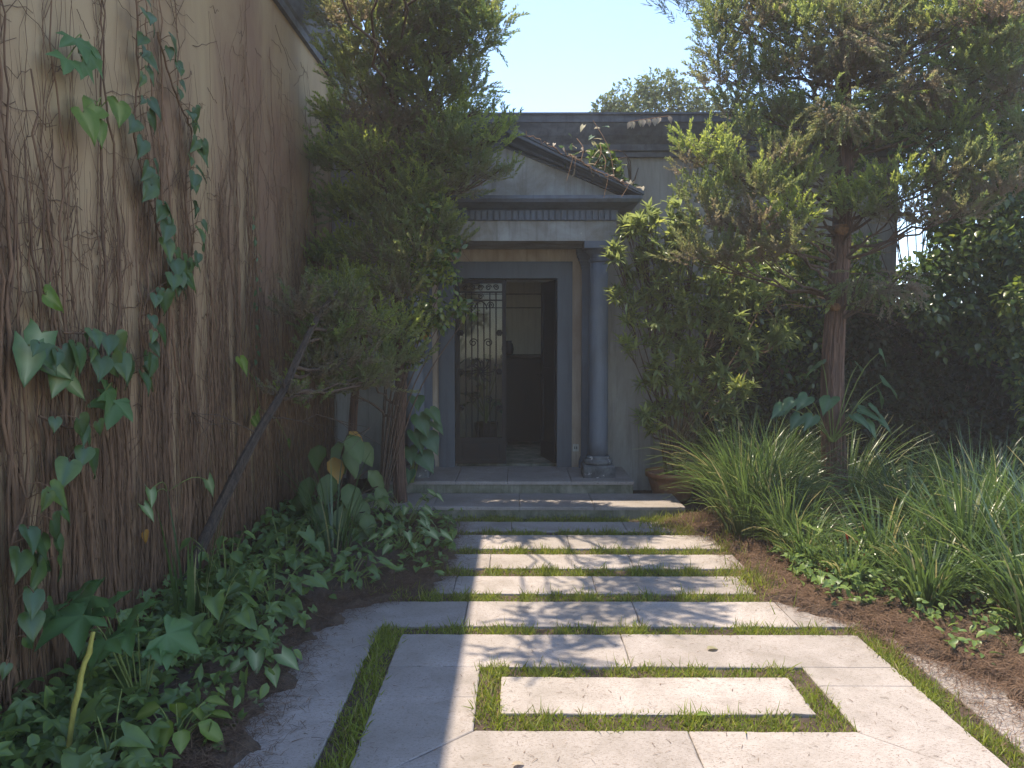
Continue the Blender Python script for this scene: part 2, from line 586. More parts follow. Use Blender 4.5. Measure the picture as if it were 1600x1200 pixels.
def arrow_template():
    half = [(-.3, .3), (-.05, .3), (.2, .34), (.5, .25), (.8, .1), (1, .004)]
    V, vein = [], []
    for i, (y, w) in enumerate(half):
        ym = max(y, 0.02 * i)
        z = -.22 * y * y
        V += [(-w, y, z + .12 * w), (-w * .45, (y + ym) / 2, z + .09 * w), (0, ym, z - .02), (w * .45, (y + ym) / 2, z + .09 * w), (w, y, z + .12 * w)]
        vein += [0, .35, .8, .35, 0]
    q = []
    for k in range(len(half) - 1):
        for j in range(4):
            a = 5 * k + j
            q.append((a, a + 1, a + 6, a + 5))
    return np.array(V, float), [np.array(q)], np.array(vein, float)


T_ARROW = arrow_template()
LEAVES = {'heart': T_HEART, 'lobed': T_LOBED, 'tri': T_TRI, 'arrow': T_ARROW, 'ovate': T_OVATE, 'lance': T_LANCE}
_leaf_cache = {}


def leaf_mesh(shape, mat, k):
    """shared mesh for single leaves; k picks one of a few bent variants"""
    key = (shape, mat, k)
    if key not in _leaf_cache:
        tv, tf, ve = LEAVES[shape]
        r = np.random.default_rng(k * 13 + 5)
        v = tv.copy()
        v[:, 2] += r.normal(0, .025, len(v)) + r.uniform(-.25, .1) * v[:, 0] ** 2 + r.uniform(-.2, .2) * v[:, 0] * v[:, 1]
        v[:, 0] *= r.uniform(.85, 1.12)
        a = Acc()
        a.add(v, tf, r.uniform(.2, .8), ve)
        me = a.mesh('leaf', True)
        me.materials.append(M[mat])
        _leaf_cache[key] = me
    return _leaf_cache[key]


def put_leaf(parent, shape, mat, pos, d, up, size, name='leaf'):
    o = link(name, leaf_mesh(shape, mat, random.randrange(5)), parent)
    R = frames([d], [up])[0]
    m = Matrix([list(R[i]) for i in range(3)]).to_4x4()
    o.matrix_basis = Matrix.Translation(pos) @ m @ Matrix.Scale(size, 4)
    return o


def curve(pts, n=24):
    """smooth line through points"""
    P = np.array([tuple(p) for p in pts], float)
    t = np.linspace(0, len(P) - 1, n)
    i = np.clip(np.floor(t).astype(int), 0, len(P) - 2)
    f = (t - i)[:, None]
    p0 = P[np.clip(i - 1, 0, len(P) - 1)]
    p1, p2 = P[i], P[i + 1]
    p3 = P[np.clip(i + 2, 0, len(P) - 1)]
    return 0.5 * ((2 * p1) + (-p0 + p2) * f + (2 * p0 - 5 * p1 + 4 * p2 - p3) * f ** 2 + (-p0 + 3 * p1 - 3 * p2 + p3) * f ** 3)


exec_order = []
# ================================================================== THE SETTING
# ground sheet
a = Acc()
a.add([(-70, -50, -.05), (70, -50, -.05), (70, 90, -.05), (-70, 90, -.05)], [np.array([(0, 1, 2, 3)])])
tag(a.obj('ground', 'soil'), kind='structure')


def lerp_table(tab, y):
    ys, xs = zip(*tab)
    return np.interp(y, ys, xs)


LB = [(1.5, -1.08), (3.2, -1.1), (4.2, -1.14), (4.6, -.98), (4.85, -.62), (5.3, -.5), (6.8, -.56), (7.0, -1.12), (9, -1.15)]
RB = [(1.5, 2.45), (3.2, 2.36), (4.0, 2.1), (4.45, 1.86), (4.8, 1.62), (5.3, 1.66), (6.2, 1.68), (6.7, 1.32), (6.98, 1.45), (7.1, 1.75), (9, 1.75)]


def bed_h(XX, YY, side):
    edge = lerp_table(LB if side < 0 else RB, YY) + .05 * np.sin(YY * 9.1) + .035 * np.sin(YY * 23 + 1) + .015 * np.sin(YY * 61)
    dist = (edge - XX) if side < 0 else (XX - edge)
    return -.055 + .085 * np.clip(dist / .12 + .5, 0, 1) + .07 * np.clip(dist / 1.0, 0, 1)


def bed(name, xa, xb, y0, y1, side):
    nx, ny = 150, 260
    X = np.linspace(xa, xb, nx) if side < 0 else xa + (xb - xa) * np.linspace(0, 1, nx) ** 1.6
    Y = np.linspace(y0, y1, ny)
    XX, YY = np.meshgrid(X, Y)
    ZZ = bed_h(XX, YY, side) + .012 * np.sin(XX * 31 + YY * 17) * np.sin(YY * 27 - XX * 11) + RNG.normal(0, .004, XX.shape)
    a = Acc()
    i = np.arange(ny - 1)[:, None] * nx
    k = np.arange(nx - 1)[None]
    q = np.stack([i + k, i + k + 1, i + nx + k + 1, i + nx + k], -1).reshape(-1, 4)
    a.add(np.stack([XX, YY, ZZ], -1).reshape(-1, 3), [q])
    o = a.obj(name, 'soil', None, True)
    tag(o, kind='structure')


bed('soil_bed_left', -2.058, -.3, 1.2, 8.58, -1)
bed('soil_bed_right', 1.2, 7.5, 1.2, 8.58, 1)

# paved path: every slab its own piece
path = link('garden_path', None)
tag(path, kind='structure')
G = 0.001


def slab(pts, z1=0.0, z0=-.06):
    c = np.mean(np.array(pts, float), axis=0)
    worn = []
    for p, q in zip(pts, pts[1:] + pts[:1]):
        k = max(3, int(math.dist(p, q) / .05))
        nx, ny = (c[0] - (p[0] + q[0]) / 2), (c[1] - (p[1] + q[1]) / 2)
        ln = math.hypot(nx, ny)
        for j in range(k):
            f = j / k
            e = abs(random.gauss(0, .0011)) + (random.uniform(.003, .009) if random.random() < .05 else 0)
            worn.append((p[0] + (q[0] - p[0]) * f + nx / ln * e, p[1] + (q[1] - p[1]) * f + ny / ln * e))
    pts = worn
    a = Acc()
    a.poly_slab([(p[0] - c[0], p[1] - c[1]) for p in pts], z0, z1 + random.uniform(-.0008, .0008), .004)
    o = a.obj('slab', 'travertine', path)
    o.location = (c[0], c[1], 0)
    o.rotation_euler = (random.uniform(-.0015, .0015), random.uniform(-.001, .001), random.uniform(-.0015, .0015))


def rect(x0, x1, y0, y1):
    return [(x0 + G, y0 + G), (x1 - G, y0 + G), (x1 - G, y1 - G), (x0 + G, y1 - G)]


OX0, OX1, IX0, IX1 = -.65, 1.9, -.184, 1.437
OY0, OY1, IY0, IY1 = 2.70, 4.215, 3.155, 3.79
# square frame, mitred at the near corners
mid = 3.46
slab([(OX0, OY0), (IX0 - G, IY0), (IX0 - G, mid - G), (OX0, mid - G)])
slab([(OX0, mid + G), (IX0 - G, mid + G), (IX0 - G, IY1 - G), (OX0, IY1 - G)])
slab([(OX1, OY0), (OX1, mid + .12), (IX1 + G, mid + .12), (IX1 + G, IY0)])
slab([(OX1, mid + .123), (OX1, IY1 - G), (IX1 + G, IY1 - G), (IX1 + G, mid + .123)])
slab([(OX0 + .004, OY0), (.72, OY0), (.72, IY0 - G), (IX0 + .004, IY0 - G)])
slab([(.723, OY0), (OX1 - .004, OY0), (IX1 - .004, IY0 - G), (.723, IY0 - G)])
slab(rect(OX0, .58, IY1, OY1))
slab(rect(.58, OX1, IY1, OY1))
slab(rect(-.078, 1.325, 3.30, 3.67))
# outer border
for y0, y1 in ((1.4, 2.36), (2.36, 3.46), (3.46, 4.335)):
    slab(rect(-1.28, -.785, y0, y1))
    slab(rect(2.03, 2.55, y0, y1))
for x0, x1 in ((-1.28, -.31), (-.31, .72), (.72, 1.62), (1.62, 2.55)):
    slab(rect(x0, x1, 4.335, 4.755))
slab([(OX0, 1.4), (.7, 1.4), (.7, 2.56), (OX0, 2.56)])
slab([(.706, 1.4), (OX1, 1.4), (OX1, 2.56), (.706, 2.56)])
# stepping rows
rows = [(4.905, 5.275, (-1.5, -.42, .52, 1.56)), (5.455, 5.818, (-1.5, -.2, .85, 1.655)),
        (5.98, 6.40, (-1.5, -.6, .42, 1.63)), (6.528, 6.872, (-1.5, -.05, .95, 1.6))]
for y0, y1, xs in rows:
    for x0, x1 in zip(xs, xs[1:]):
        slab(rect(x0, x1, y0, y1))

STRIPS = [(-.785, -.65, 1.4, 4.335), (1.9, 2.03, 1.4, 4.335), (-.65, 1.9, 4.215, 4.335), (-.65, 1.9, 2.56, 2.70),
          (IX0, -.078, IY0, IY1), (1.325, IX1, IY0, IY1), (-.078, 1.325, IY0, 3.30), (-.078, 1.325, 3.67, IY1),
          (-1.2, 1.66, 4.755, 4.905), (-1.0, 1.68, 5.275, 5.455), (-1.0, 1.68, 5.818, 5.98), (-1.0, 1.7, 6.40, 6.528),
          (-1.0, 1.72, 6.872, 7.03)]
a = Acc()
for x0, x1, y0, y1 in STRIPS:
    a.box(x0, x1, y0, y1, -.06, -.016)
tag(a.obj('joint_soil', 'soil'), kind='structure')


# ================================================================== THE HOUSE
HY = 8.58           # front wall plane
HX0, HX1 = -2.055, 4.19
CX = -.115          # centre of the portico
FL = .22            # floor of the porch
house = thing('house', 'grey plastered house with a small pedimented portico and two slate columns', 'house')
DX0, DX1, DZ = -.695, .445, 2.322       # door opening
a = Acc()
a.box(HX0, DX0, HY, HY + .22, -.05, 3.98)
a.box(DX1, HX1 - .22, HY, HY + .22, -.05, 3.98)
a.box(DX0, DX1, HY, HY + .22, DZ, 3.98)
a.box(DX0, DX1, HY, HY + .22, -.05, FL - .03)
a.obj('front_wall', 'house', house)
a = Acc()                                   # side wall; unseen window opening added to let sky light into the room
WY0, WY1, WZ0, WZ1 = 8.95, 10.8, .7, 2.4
a.box(HX1 - .22, HX1, HY, WY0, -.05, 3.98)
a.box(HX1 - .22, HX1, WY1, 11.2, -.05, 3.98)
a.box(HX1 - .22, HX1, WY0, WY1, -.05, WZ0)
a.box(HX1 - .22, HX1, WY0, WY1, WZ1, 3.98)
a.obj('side_wall', 'house', house)
a = Acc()
a.box(HX1 - .12, HX1 + .02, WY0, WY1, WZ0, WZ0 + .05)
a.box(HX1 - .12, HX1 + .02, WY0, WY1, WZ1 - .05, WZ1)
for y in (WY0, (WY0 + WY1) / 2 - .025, WY1 - .05):
    a.box(HX1 - .12, HX1 + .02, y, y + .05, WZ0 + .05, WZ1 - .05)
a.obj('added_window_frame', 'frame', house)  # frame of the added, unseen side opening
a = Acc()
RX0, RX1, RZ0, RZ1 = 1.6, 3.75, .9, 2.2  # rear window, out of view, added to brighten the room
a.box(HX0, RX0, 11.0, 11.2, -.05, 3.98)
a.box(RX1, HX1 - .22, 11.0, 11.2, -.05, 3.98)
a.box(RX0, RX1, 11.0, 11.2, -.05, RZ0)
a.box(RX0, RX1, 11.0, 11.2, RZ1, 3.98)
a.obj('rear_wall', 'room', house)
a = Acc()
for x in (RX0, RX0 + .7, RX0 + 1.4, RX1 - .05):
    a.box(x, x + .05, 11.05, 11.15, RZ0, RZ1)
a.obj('added_rear_window_frame', 'frame', house)
a = Acc()
a.box(HX0 + .01, HX1 - .01, HY + .01, 11.19, 3.92, 3.97)
a.obj('roof', 'cornice', house)
a = Acc()
a.box(HX0 + .01, HX1 - .221, HY + .221, 10.99, 2.46, 2.52)
a.obj('ceiling', 'ceiling', house)
a = Acc()
a.box(-1.6, .9, 10.985, 10.999, 2.09, 2.103)
a.box(-1.6, .9, 10.99, 10.999, 2.285, 2.297)
a.obj('picture_rail', 'wood_dark', house)
a = Acc()
a.box(HX0 + .01, HX1 - .221, HY + .2, 10.99, FL - .06, FL - .002)
a.obj('room_floor', 'concrete', house)

# parapet cornice swept round the right corner
prof = [(0.0, 3.64), (.05, 3.64), (.05, 3.69), (.085, 3.70), (.10, 3.76), (.17, 3.84), (.235, 3.955), (.25, 3.96), (.25, 4.03), (.27, 4.035),
        (.27, 4.055), (-.1, 4.055), (-.1, 3.98), (0, 3.98)]
rings = [[(HX0, HY - o, z) for o, z in prof], [(HX1 + o, HY - o, z) for o, z in prof], [(HX1 + o, 11.2, z) for o, z in prof]]
a = Acc()
a.sweep(prof, rings)
a.obj('cornice', 'cornice', house)

# porch steps, each tread of single slabs
def step(name_slabs, x0, x1, y0, y1, z, riser, cuts):
    a = Acc()
    a.box(x0 + .012, x1 - .012, y0 + .015, y1, -.05, z - .032)
    st = a.obj('step', 'concrete', house)
    xs = [x0] + cuts + [x1]
    for u, w in zip(xs, xs[1:]):
        b = Acc()
        b.poly_slab([(u + .002, y0), (w - .002, y0), (w - .002, y1), (u + .002, y1)], z - .032, z, .005)
        b.obj('tread_slab', 'travertine', st)


step('step', -1.62, 1.56, 7.04, 7.66, .10, .1, [-.78, .02, .72])
step('step', -1.42, 1.18, 7.66, HY - .012, FL, .12, [-.62, -.1, .55])

# door surround
a = Acc()
fx0, fx1, fz = -.852, .59, 2.484
for x0, x1 in ((fx0, DX0), (DX1, fx1)):
    a.box(x0, x1, HY - .05, HY + .08, FL, fz)
a.box(DX0, DX1, HY - .05, HY + .08, DZ, fz)
b = .022
a.box(fx0 - b, fx0, HY - .035, HY - .001, FL, fz + b)
a.box(fx1, fx1 + b, HY - .035, HY - .001, FL, fz + b)
a.box(fx0, fx1, HY - .035, HY - .001, fz, fz + b)
a.obj('door_frame', 'frame', house)
# warm plaster panel of the porch wall
a = Acc()
a.box(-1.12, fx0 - b - .001, HY - .012, HY - .0005, FL, 2.64)
a.box(fx1 + b + .001, .89, HY - .012, HY - .0005, FL, 2.64)
a.box(fx0 - b, fx1 + b, HY - .012, HY - .0005, fz + b + .001, 2.64)
a.obj('porch_wall', 'house_warm', house)
a = Acc()
a.bbox(.625, .69, HY - .026, HY - .012, .395, .475, .004)
pl = a.obj('outlet_plate', 'plastic', house)
a = Acc()
for x in (.642, .664):
    a.box(x, x + .009, HY - .0275, HY - .0255, .42, .45)
a.obj('socket', 'iron', pl)

# columns: plinth, base, shaft, capital
CY_ = 8.02
for sx in (-1, 1):
    cx = CX + sx * .962
    a = Acc()
    prof = []
    zs0, zs1 = FL + .215, 2.44
    for t in np.linspace(0, 1, 14):
        prof.append((.106 - .014 * t ** 1.6, zs0 + (zs1 - zs0) * t))
    a.lathe(prof, cx, CY_, 32)
    c = a.obj('column', 'slate_light', house, True)
    a = Acc()
    a.bbox(cx - .165, cx + .165, CY_ - .165, CY_ + .165, FL, FL + .125, .012)
    a.obj('plinth', 'plinth', c)
    a = Acc()
    a.lathe([(.14, FL + .125)] + [(.133 + .022 * math.cos(t), FL + .153 + .026 * math.sin(t)) for t in np.linspace(-1.4, 1.4, 8)] +
            [(.12, FL + .182), (.122, FL + .19), (.128, FL + .2), (.118, FL + .212), (.107, FL + .217)], cx, CY_, 32)
    a.obj('base', 'plinth', c, True)
    a = Acc()
    a.lathe([(.093, 2.44), (.108, 2.45), (.108, 2.47), (.096, 2.475), (.096, 2.515), (.11, 2.53), (.137, 2.555), (.142, 2.575)], cx, CY_, 32)
    a.box(cx - .165, cx + .165, CY_ - .165, CY_ + .165, 2.575, 2.645)
    a.obj('capital', 'slate', c)
    # pilaster against the wall
    px = CX + sx * .905
    a = Acc()
    a.box(px - .075, px + .075, HY - .07, HY - .0125, FL + .12, 2.42)
    p = a.obj('pilaster', 'slate', house)
    a = Acc()
    a.box(px - .1, px + .1, HY - .1, HY - .0125, FL, FL + .07)
    for k in range(4):
        a.box(px - .095 + .004 * k, px + .095 - .004 * k, HY - .096 + .005 * k, HY - .0125, FL + .07 + .0125 * k, FL + .0825 + .0125 * k)
    a.obj('base', 'slate', p)
    a = Acc()
    for k, (w, h) in enumerate(((.082, .03), (.09, .03), (.1, .03), (.115, .035), (.13, .04), (.14, .055))):
        z = 2.42 + sum(x[1] for x in ((.082, .03), (.09, .03), (.1, .03), (.115, .035), (.13, .04), (.14, .055))[:k])
        a.box(px - w, px + w, HY - w - .0, HY - .0125, z, z + h)
    a.obj('capital', 'slate', p)

# entablature
EX0, EX1 = CX - 1.12, CX + 1.12
EF = 7.86
a = Acc()
a.box(EX0, EX1, EF, HY - .001, 2.646, 2.845)
ent = a.obj('entablature', 'frieze', house)
a = Acc()
a.box(EX0 - .012, EX1 + .012, EF - .012, HY - .001, 2.846, 2.952)
a.obj('dentil_band', 'slate', ent)
nd = 36
me = None
for k in range(nd):
    x = EX0 + .01 + (EX1 - EX0 - .02) * (k + .5) / nd
    if me is None:
        b = Acc()
        b.box(-.021, .021, -.03, 0, -.05, .046)
        me = b.mesh('dentil')
        me.materials.append(M['slate'])
    o = link('dentil', me, ent)
    o.location = (x, EF - .0125, 2.90)
# horizontal cornice with returns
CP = [(0, 2.953), (.03, 2.953), (.05, 2.965), (.07, 2.97), (.2, 3.0), (.225, 3.03), (.225, 3.062), (0, 3.062)]
x0, x1, yb = EX0, EX1, HY - .002
rings = [[(x0 - o, yb, z) for o, z in CP], [(x0 - o, EF - o, z) for o, z in CP], [(x1 + o, EF - o, z) for o, z in CP], [(x1 + o, yb, z) for o, z in CP]]
a = Acc()
a.sweep(CP, rings)
a.obj('cornice', 'slate', ent)
# tympanum and raking cornice with roof
AP = 3.715
W = EX1 - CX + .225
ped_a = Acc()
pts = [(CX - W + .12, 3.063), (CX + W - .12, 3.063), (CX, AP - .13)]
ped_a.add([(x, EF + .0, z) for x, z in pts] + [(x, EF + .1, z) for x, z in pts],
          [np.array([(0, 1, 2), (5, 4, 3)]), np.array([(0, 3, 4, 1), (1, 4, 5, 2), (2, 5, 3, 0)])])
ped = ped_a.obj('tympanum', 'frieze', house)
for sx in (-1, 1):
    a = Acc()
    e = Vector((CX + sx * W, 0, 3.064))
    t = Vector((CX, 0, AP))
    d = (t - e).normalized()
    nrm = Vector((-d.z, 0, d.x)) * (1 if d.x > 0 else -1)
    if nrm.z < 0:
        nrm = -nrm
    PF = [(-.235, 0.0), (-.235, -.035), (-.2, -.05), (-.12, -.075), (-.1, -.1), (-.02, -.105), (-.02, -.13), (.02, -.13), (.02, 0.0)]
    rr = []
    for base in (e, t):
        ring = []
        for o, h in PF:
            p = base + Vector((0, EF + o, 0)) + Vector((0, 0, h * 1.12 if base is t else h * .25))
            ring.append(tuple(p))
        rr.append(ring)
    if sx > 0:
        rr = rr[::-1]
    a.sweep(PF, rr)
    a.obj('raking_cornice', 'slate', ped)
    a = Acc()
    v = []
    for base in (e, t):
        for yy in (EF - .25, HY - .002):
            for h in (.001, .03):
                v.append((base.x + (sx * .012 if base is e else 0), yy, base.z + h))
    a.add(v, [np.array([(0, 1, 3, 2), (4, 6, 7, 5), (0, 4, 5, 1), (2, 3, 7, 6), (1, 5, 7, 3), (0, 2, 6, 4)])])
    a.obj('portico_roof', 'cornice', house)


# door leaves ------------------------------------------------------
def scroll(cx, cz, r, turns=1.5, start=0.0, sgn=1, n=22, y=0):
    out = []
    for t in np.linspace(0, 1, n):
        ang = start + sgn * t * turns * 2 * math.pi
        rr = r * (1 - .78 * t)
        out.append((cx + rr * math.cos(ang), y, cz + rr * math.sin(ang)))
    return out


LW, LH = .566, 2.06
leafd = link('grille_door', None, house)
leafd.location = (DX0 + .006, HY + .03, FL + .03)
a = Acc()
for x0, x1, z0, z1 in ((0, .045, 0, LH), (LW - .045, LW, 0, LH), (.045, LW - .045, LH - .04, LH), (.045, LW - .045, 0, .05), (.045, LW - .045, .255, .295)):
    a.box(x0, x1, -.02, .02, z0, z1)
a.obj('frame', 'iron', leafd)
a = Acc()
a.box(.045, LW - .045, -.008, .012, .05, .255)
a.bbox(.075, LW - .075, -.016, -.008, .08, .225, .004)
a.obj('kick_panel', 'iron', leafd)
a = Acc()
a.box(.045, LW - .045, .004, .008, .295, LH - .04)
a.obj('pane', 'glass', leafd)
for i in range(6):
    x = .045 + (LW - .09) * (i + 1) / 7
    b = Acc()
    b.tube([(x, -.008, .295), (x, -.008, 1.0), (x, -.008, LH - (.24 if i in (2, 3) else .145))], .0075, 6)
    b.obj('bar', 'iron', leafd)
for z in (LH - .145, LH - .235):
    b = Acc()
    b.box(.045, LW - .045, -.018, .002, z, z + .016)
    b.obj('cross_rail', 'iron', leafd)
for (sx, sz, r, st, sg) in ((.11, LH - .085, .034, 0, 1), (.19, LH - .085, .034, math.pi, -1), (.283, LH - .09, .036, 0, 1), (.37, LH - .085, .034, 0, 1), (.455, LH - .085, .034, math.pi, -1),
                            (.283, LH - .185, .032, 0, 1), (.17, LH - .285, .042, 0, 1), (.395, LH - .285, .042, math.pi, -1)):
    b = Acc()
    b.tube(scroll(sx, sz, r, 1.6, st, sg, 22, -.01), .006, 5)
    b.obj('scroll', 'iron', leafd)
b = Acc()
b.tube([(.283 + .068 * math.cos(t), -.01, LH - .33 + .09 * math.sin(t)) for t in np.linspace(0, math.pi, 16)], .0075, 6)
b.obj('arch', 'iron', leafd)
for z in (1.47, 1.04, .63):
    for x in (.06, LW - .075):
        b = Acc()
        prof = [(.0, -.012), (.034, -.012), (.036, -.004), (.024, .004), (.012, .002), (.008, .012), (.001, .014)]
        th = np.arange(12) * 2 * np.pi / 12
        V = np.array([[(x + (r + .004 * math.cos(6 * t)) * math.cos(t), -.03 - zz, z + (r + .004 * math.cos(6 * t)) * math.sin(t)) for t in th] for r, zz in prof]).reshape(-1, 3)
        i = np.arange(len(prof) - 1)[:, None] * 12
        k = np.arange(12)[None]
        q = np.stack([i + k, i + (k + 1) % 12, i + 12 + (k + 1) % 12, i + 12 + k], -1).reshape(-1, 4)
        b.add(V, [q], 0)
        b.obj('rosette', 'iron', leafd)
# flower of leaves in the middle of the grille
for k in range(14):
    t = k / 14 * 2 * math.pi
    L = .15 if k % 2 else .11
    b = Acc()
    c0 = (LW / 2, 1.04)
    pts = [(c0[0] + L * f * math.cos(t + .5 * f), -.014, c0[1] + L * f * math.sin(t + .5 * f)) for f in np.linspace(.1, 1, 8)]
    pts += [(pts[-1][0] + .02 * math.cos(t + 1.6 + g), -.014, pts[-1][2] + .02 * math.sin(t + 1.6 + g)) for g in (0, .8, 1.6)]
    b.tube(pts, .0065, 5)
    b.obj('ornament', 'iron', leafd)
for z in (1.36, .72):
    for sx in (-1, 1):
        b = Acc()
        b.tube(scroll(LW / 2 + sx * .085, z, .05, 1.5, 0 if sx < 0 else math.pi, -sx, 20, -.012), .006, 5)
        b.obj('scroll', 'iron', leafd)

pdoor = link('panel_door', None, house)
pdoor.location = (DX1 - .006, HY + .05, FL + .03)
pdoor.rotation_euler = (0, 0, math.radians(104))
a = Acc()
for x0, x1, z0, z1 in ((0, .09, 0, LH), (LW - .09, LW, 0, LH), (.09, LW - .09, LH - .12, LH), (.09, LW - .09, 0, .2), (.09, LW - .09, .95, 1.07)):
    a.box(x0, x1, -.02, .02, z0, z1)
a.obj('frame', 'navy', pdoor)
for z0, z1 in ((.2, .95), (1.07, LH - .12)):
    a = Acc()
    a.box(.09, LW - .09, -.008, .008, z0, z1)
    a.obj('panel', 'navy', pdoor)
a = Acc()
a.tube([(LW - .05, .02, .98), (LW - .05, .055, .98), (LW - .13, .055, .98)], .008, 6)
a.obj('handle', 'iron', pdoor)

# things inside the room
cab = thing('sideboard', 'tall dark wooden sideboard inside the room beyond the open door', 'sideboard')
a = Acc()
a.bbox(-.2, .62, 10.2, 10.7, FL + .06, 1.4, .01)
a.obj('body', 'wood_dark', cab)
a = Acc()
a.bbox(-.23, .65, 10.17, 10.72, 1.4, 1.44, .01)
a.obj('top', 'wood_dark', cab)
for x in (-.16, .22):
    a = Acc()
    a.box(x, x + .33, 10.185, 10.199, FL + .1, 1.36)
    d = a.obj('door', 'wood_dark', cab)
    b = Acc()
    b.tube([(x + .29, 10.18, .85), (x + .29, 10.16, .86), (x + .29, 10.16, .94), (x + .29, 10.18, .95)], .006, 5)
    b.obj('handle', 'iron', d)
for x in (-.19, .55):
    for y in (10.21, 10.63):
        a = Acc()
        a.box(x, x + .06, y, y + .06, FL, FL + .06)
        a.obj('foot', 'wood_dark', cab)
a = Acc()
a.lathe([(.05, 1.4405), (.075, 1.46), (.085, 1.52), (.075, 1.58), (.055, 1.61), (.06, 1.63), (.05, 1.63)], -.13, 10.42, 20)
tag(a.obj('vase', 'navy', None, True), 'small dark rounded vase on top of the indoor sideboard', 'vase')
ip = thing('house_plant', 'leafy indoor plant behind the iron grille of the left door leaf', 'plant')
a = Acc()
a.lathe([(.11, FL), (.15, FL + .2), (.16, FL + .3), (.14, FL + .3), (.13, FL + .27)], -.42, 10.42, 18)
a.obj('pot', 'wood_dark', ip, True)
sa = Acc()
for k in range(22):
    t = random.uniform(0, 6.28)
    p = Vector((-.42 + .2 * math.cos(t), 10.42 + .15 * math.sin(t), random.uniform(.75, 1.42)))
    sa.tube(curve([(-.42, 10.42, FL + .27), (-.42 + .05 * math.cos(t), 10.42, (p.z + FL) / 2 + .1), p], 8), .006, 5, .2, False)
    put_leaf(ip, 'ovate', 'philo', p, (math.cos(t), math.sin(t), random.uniform(-.4, .8)), (0, 0, 1), random.uniform(.16, .26))
sa.obj('stem', 'stem_green', ip)


# ================================================================== GARDEN WALL
WX = -2.06
gw = thing('garden_wall', 'tall beige plaster wall on the left overgrown with bare creeper stems', 'wall')
a = Acc()
a.box(WX - .3, WX, -4, 12.6, -.05, 4.6)
a.obj('wall', 'wall', gw)
prof = [(0, 4.5), (.04, 4.5), (.05, 4.56), (.07, 4.58), (.1, 4.68), (.17, 4.8), (.2, 4.9), (.22, 4.91), (.22, 5.04), (-.32, 5.04), (-.32, 4.601), (0, 4.601)]
a = Acc()
a.sweep(prof, [[(WX + o, 12.6, z) for o, z in prof], [(WX + o, -4, z) for o, z in prof]])
a.obj('cornice', 'cornice', gw)

# bare creeper: hundreds of thin stems, too many to count
a = Acc()


def wall_stem(y, z0, z1, r0, wob=.03, slope=0.0, off=.012, n=None):
    n = n or max(6, int((z1 - z0) / .09))
    t = np.linspace(0, 1, n)
    yy = y + slope * t * (z1 - z0) + np.cumsum(RNG.normal(0, wob * .33, n)) + .5 * wob * np.sin(t * RNG.uniform(4, 14) + RNG.uniform(0, 6))
    zz = z0 + (z1 - z0) * t + RNG.normal(0, .008, n)
    xx = WX + off + np.abs(RNG.normal(0, .006, n)) + r0
    r = r0 * (1 - .75 * t)
    P = np.stack([xx, yy, zz], -1)
    a.tube(P, r, 4 if r0 < .006 else 5, float(np.clip(RNG.normal(.12, .16), 0, .7)), False)
    return P


def fan(P, k0, n):
    for _ in range(n):
        i = RNG.integers(int(len(P) * k0), len(P))
        b = P[i]
        wall_stem(b[1], b[2], min(4.45, b[2] + RNG.uniform(.25, 1.0)), RNG.uniform(.0016, .003), .05, RNG.normal(0, .28), .006)


trunks = [3.12, 3.3, 3.42, 3.62, 3.78, 3.9, 4.05, 4.14, 4.3, 4.42, 4.62, 4.7, 4.86, 5.05, 5.2, 5.42, 5.6, 5.72, 5.95, 6.2, 6.45, 6.7, 7.0, 7.3, 7.7, 8.1, 2.7, 2.9]
for y in trunks:
    top = RNG.uniform(2.3, 4.35)
    for k in range(RNG.integers(2, 5)):
        P = wall_stem(y + RNG.normal(0, .035), -.02, top * RNG.uniform(.75, 1.0), RNG.uniform(.0065, .0145), .04, RNG.normal(0, .04))
        fan(P, .35, 7)
for _ in range(430):
    y = RNG.uniform(2.2, 8.5)
    wall_stem(y, -.02, RNG.uniform(.5, 1.0) * RNG.uniform(1.2, 4.2), RNG.uniform(.0018, .005), .03, RNG.normal(0, .03), RNG.uniform(.002, .03))
for _ in range(380):                        # dense low mat
    y = RNG.uniform(2.2, 8.5)
    wall_stem(y, -.02, RNG.uniform(.5, 1.7), RNG.uniform(.002, .0055), .025, RNG.normal(0, .05), RNG.uniform(.01, .06))
for _ in range(330):                        # fine side tendrils
    y, z = RNG.uniform(2.4, 8.4), RNG.uniform(.4, 4.3)
    n = 7
    L = RNG.uniform(.08, .5)
    s = RNG.choice([-1, 1])
    t = np.linspace(0, 1, n)
    P = np.stack([WX + .006 + .01 * RNG.random(n), y + s * L * t, z + RNG.normal(0, .4) * L * t + RNG.normal(0, .012, n)], -1)
    a.tube(P, RNG.uniform(.0012, .0025), 3, .1, False)
tag(a.obj('bare_creeper', 'creeper', None, True), 'mat of dry brown creeper stems clinging to the beige wall', 'creeper', kind='stuff')


# ================================================================== TREES
def spike_template(n=46, L=.3, seed=1, spread=.55, sl=.052, w=.0062):
    """a juniper spray: a curved twig set with slim pointed scales"""
    r = np.random.default_rng(seed)
    V, F, va = [], [], []
    for i in range(n):
        t = (i + r.random()) / n
        base = np.array([.03 * math.sin(t * 3 + seed), t * L, .05 * t * t * L])
        ang = r.uniform(0, 2 * math.pi)
        sp = spread * (1.15 - .55 * t)
        d = np.array([math.cos(ang) * sp, 1.0, math.sin(ang) * sp])
        d /= np.linalg.norm(d)
        s = np.cross(d, r.normal(size=3))
        s /= np.linalg.norm(s)
        ln = sl * r.uniform(.6, 1.25)
        k = len(V)
        V += [base, base + d * ln * .45 + s * w, base + d * ln, base + d * ln * .45 - s * w]
        F.append((k, k + 1, k + 2, k + 3))
        va += [-.16 + .34 * t] * 4
    return np.array(V), [np.array(F)], np.array(va)


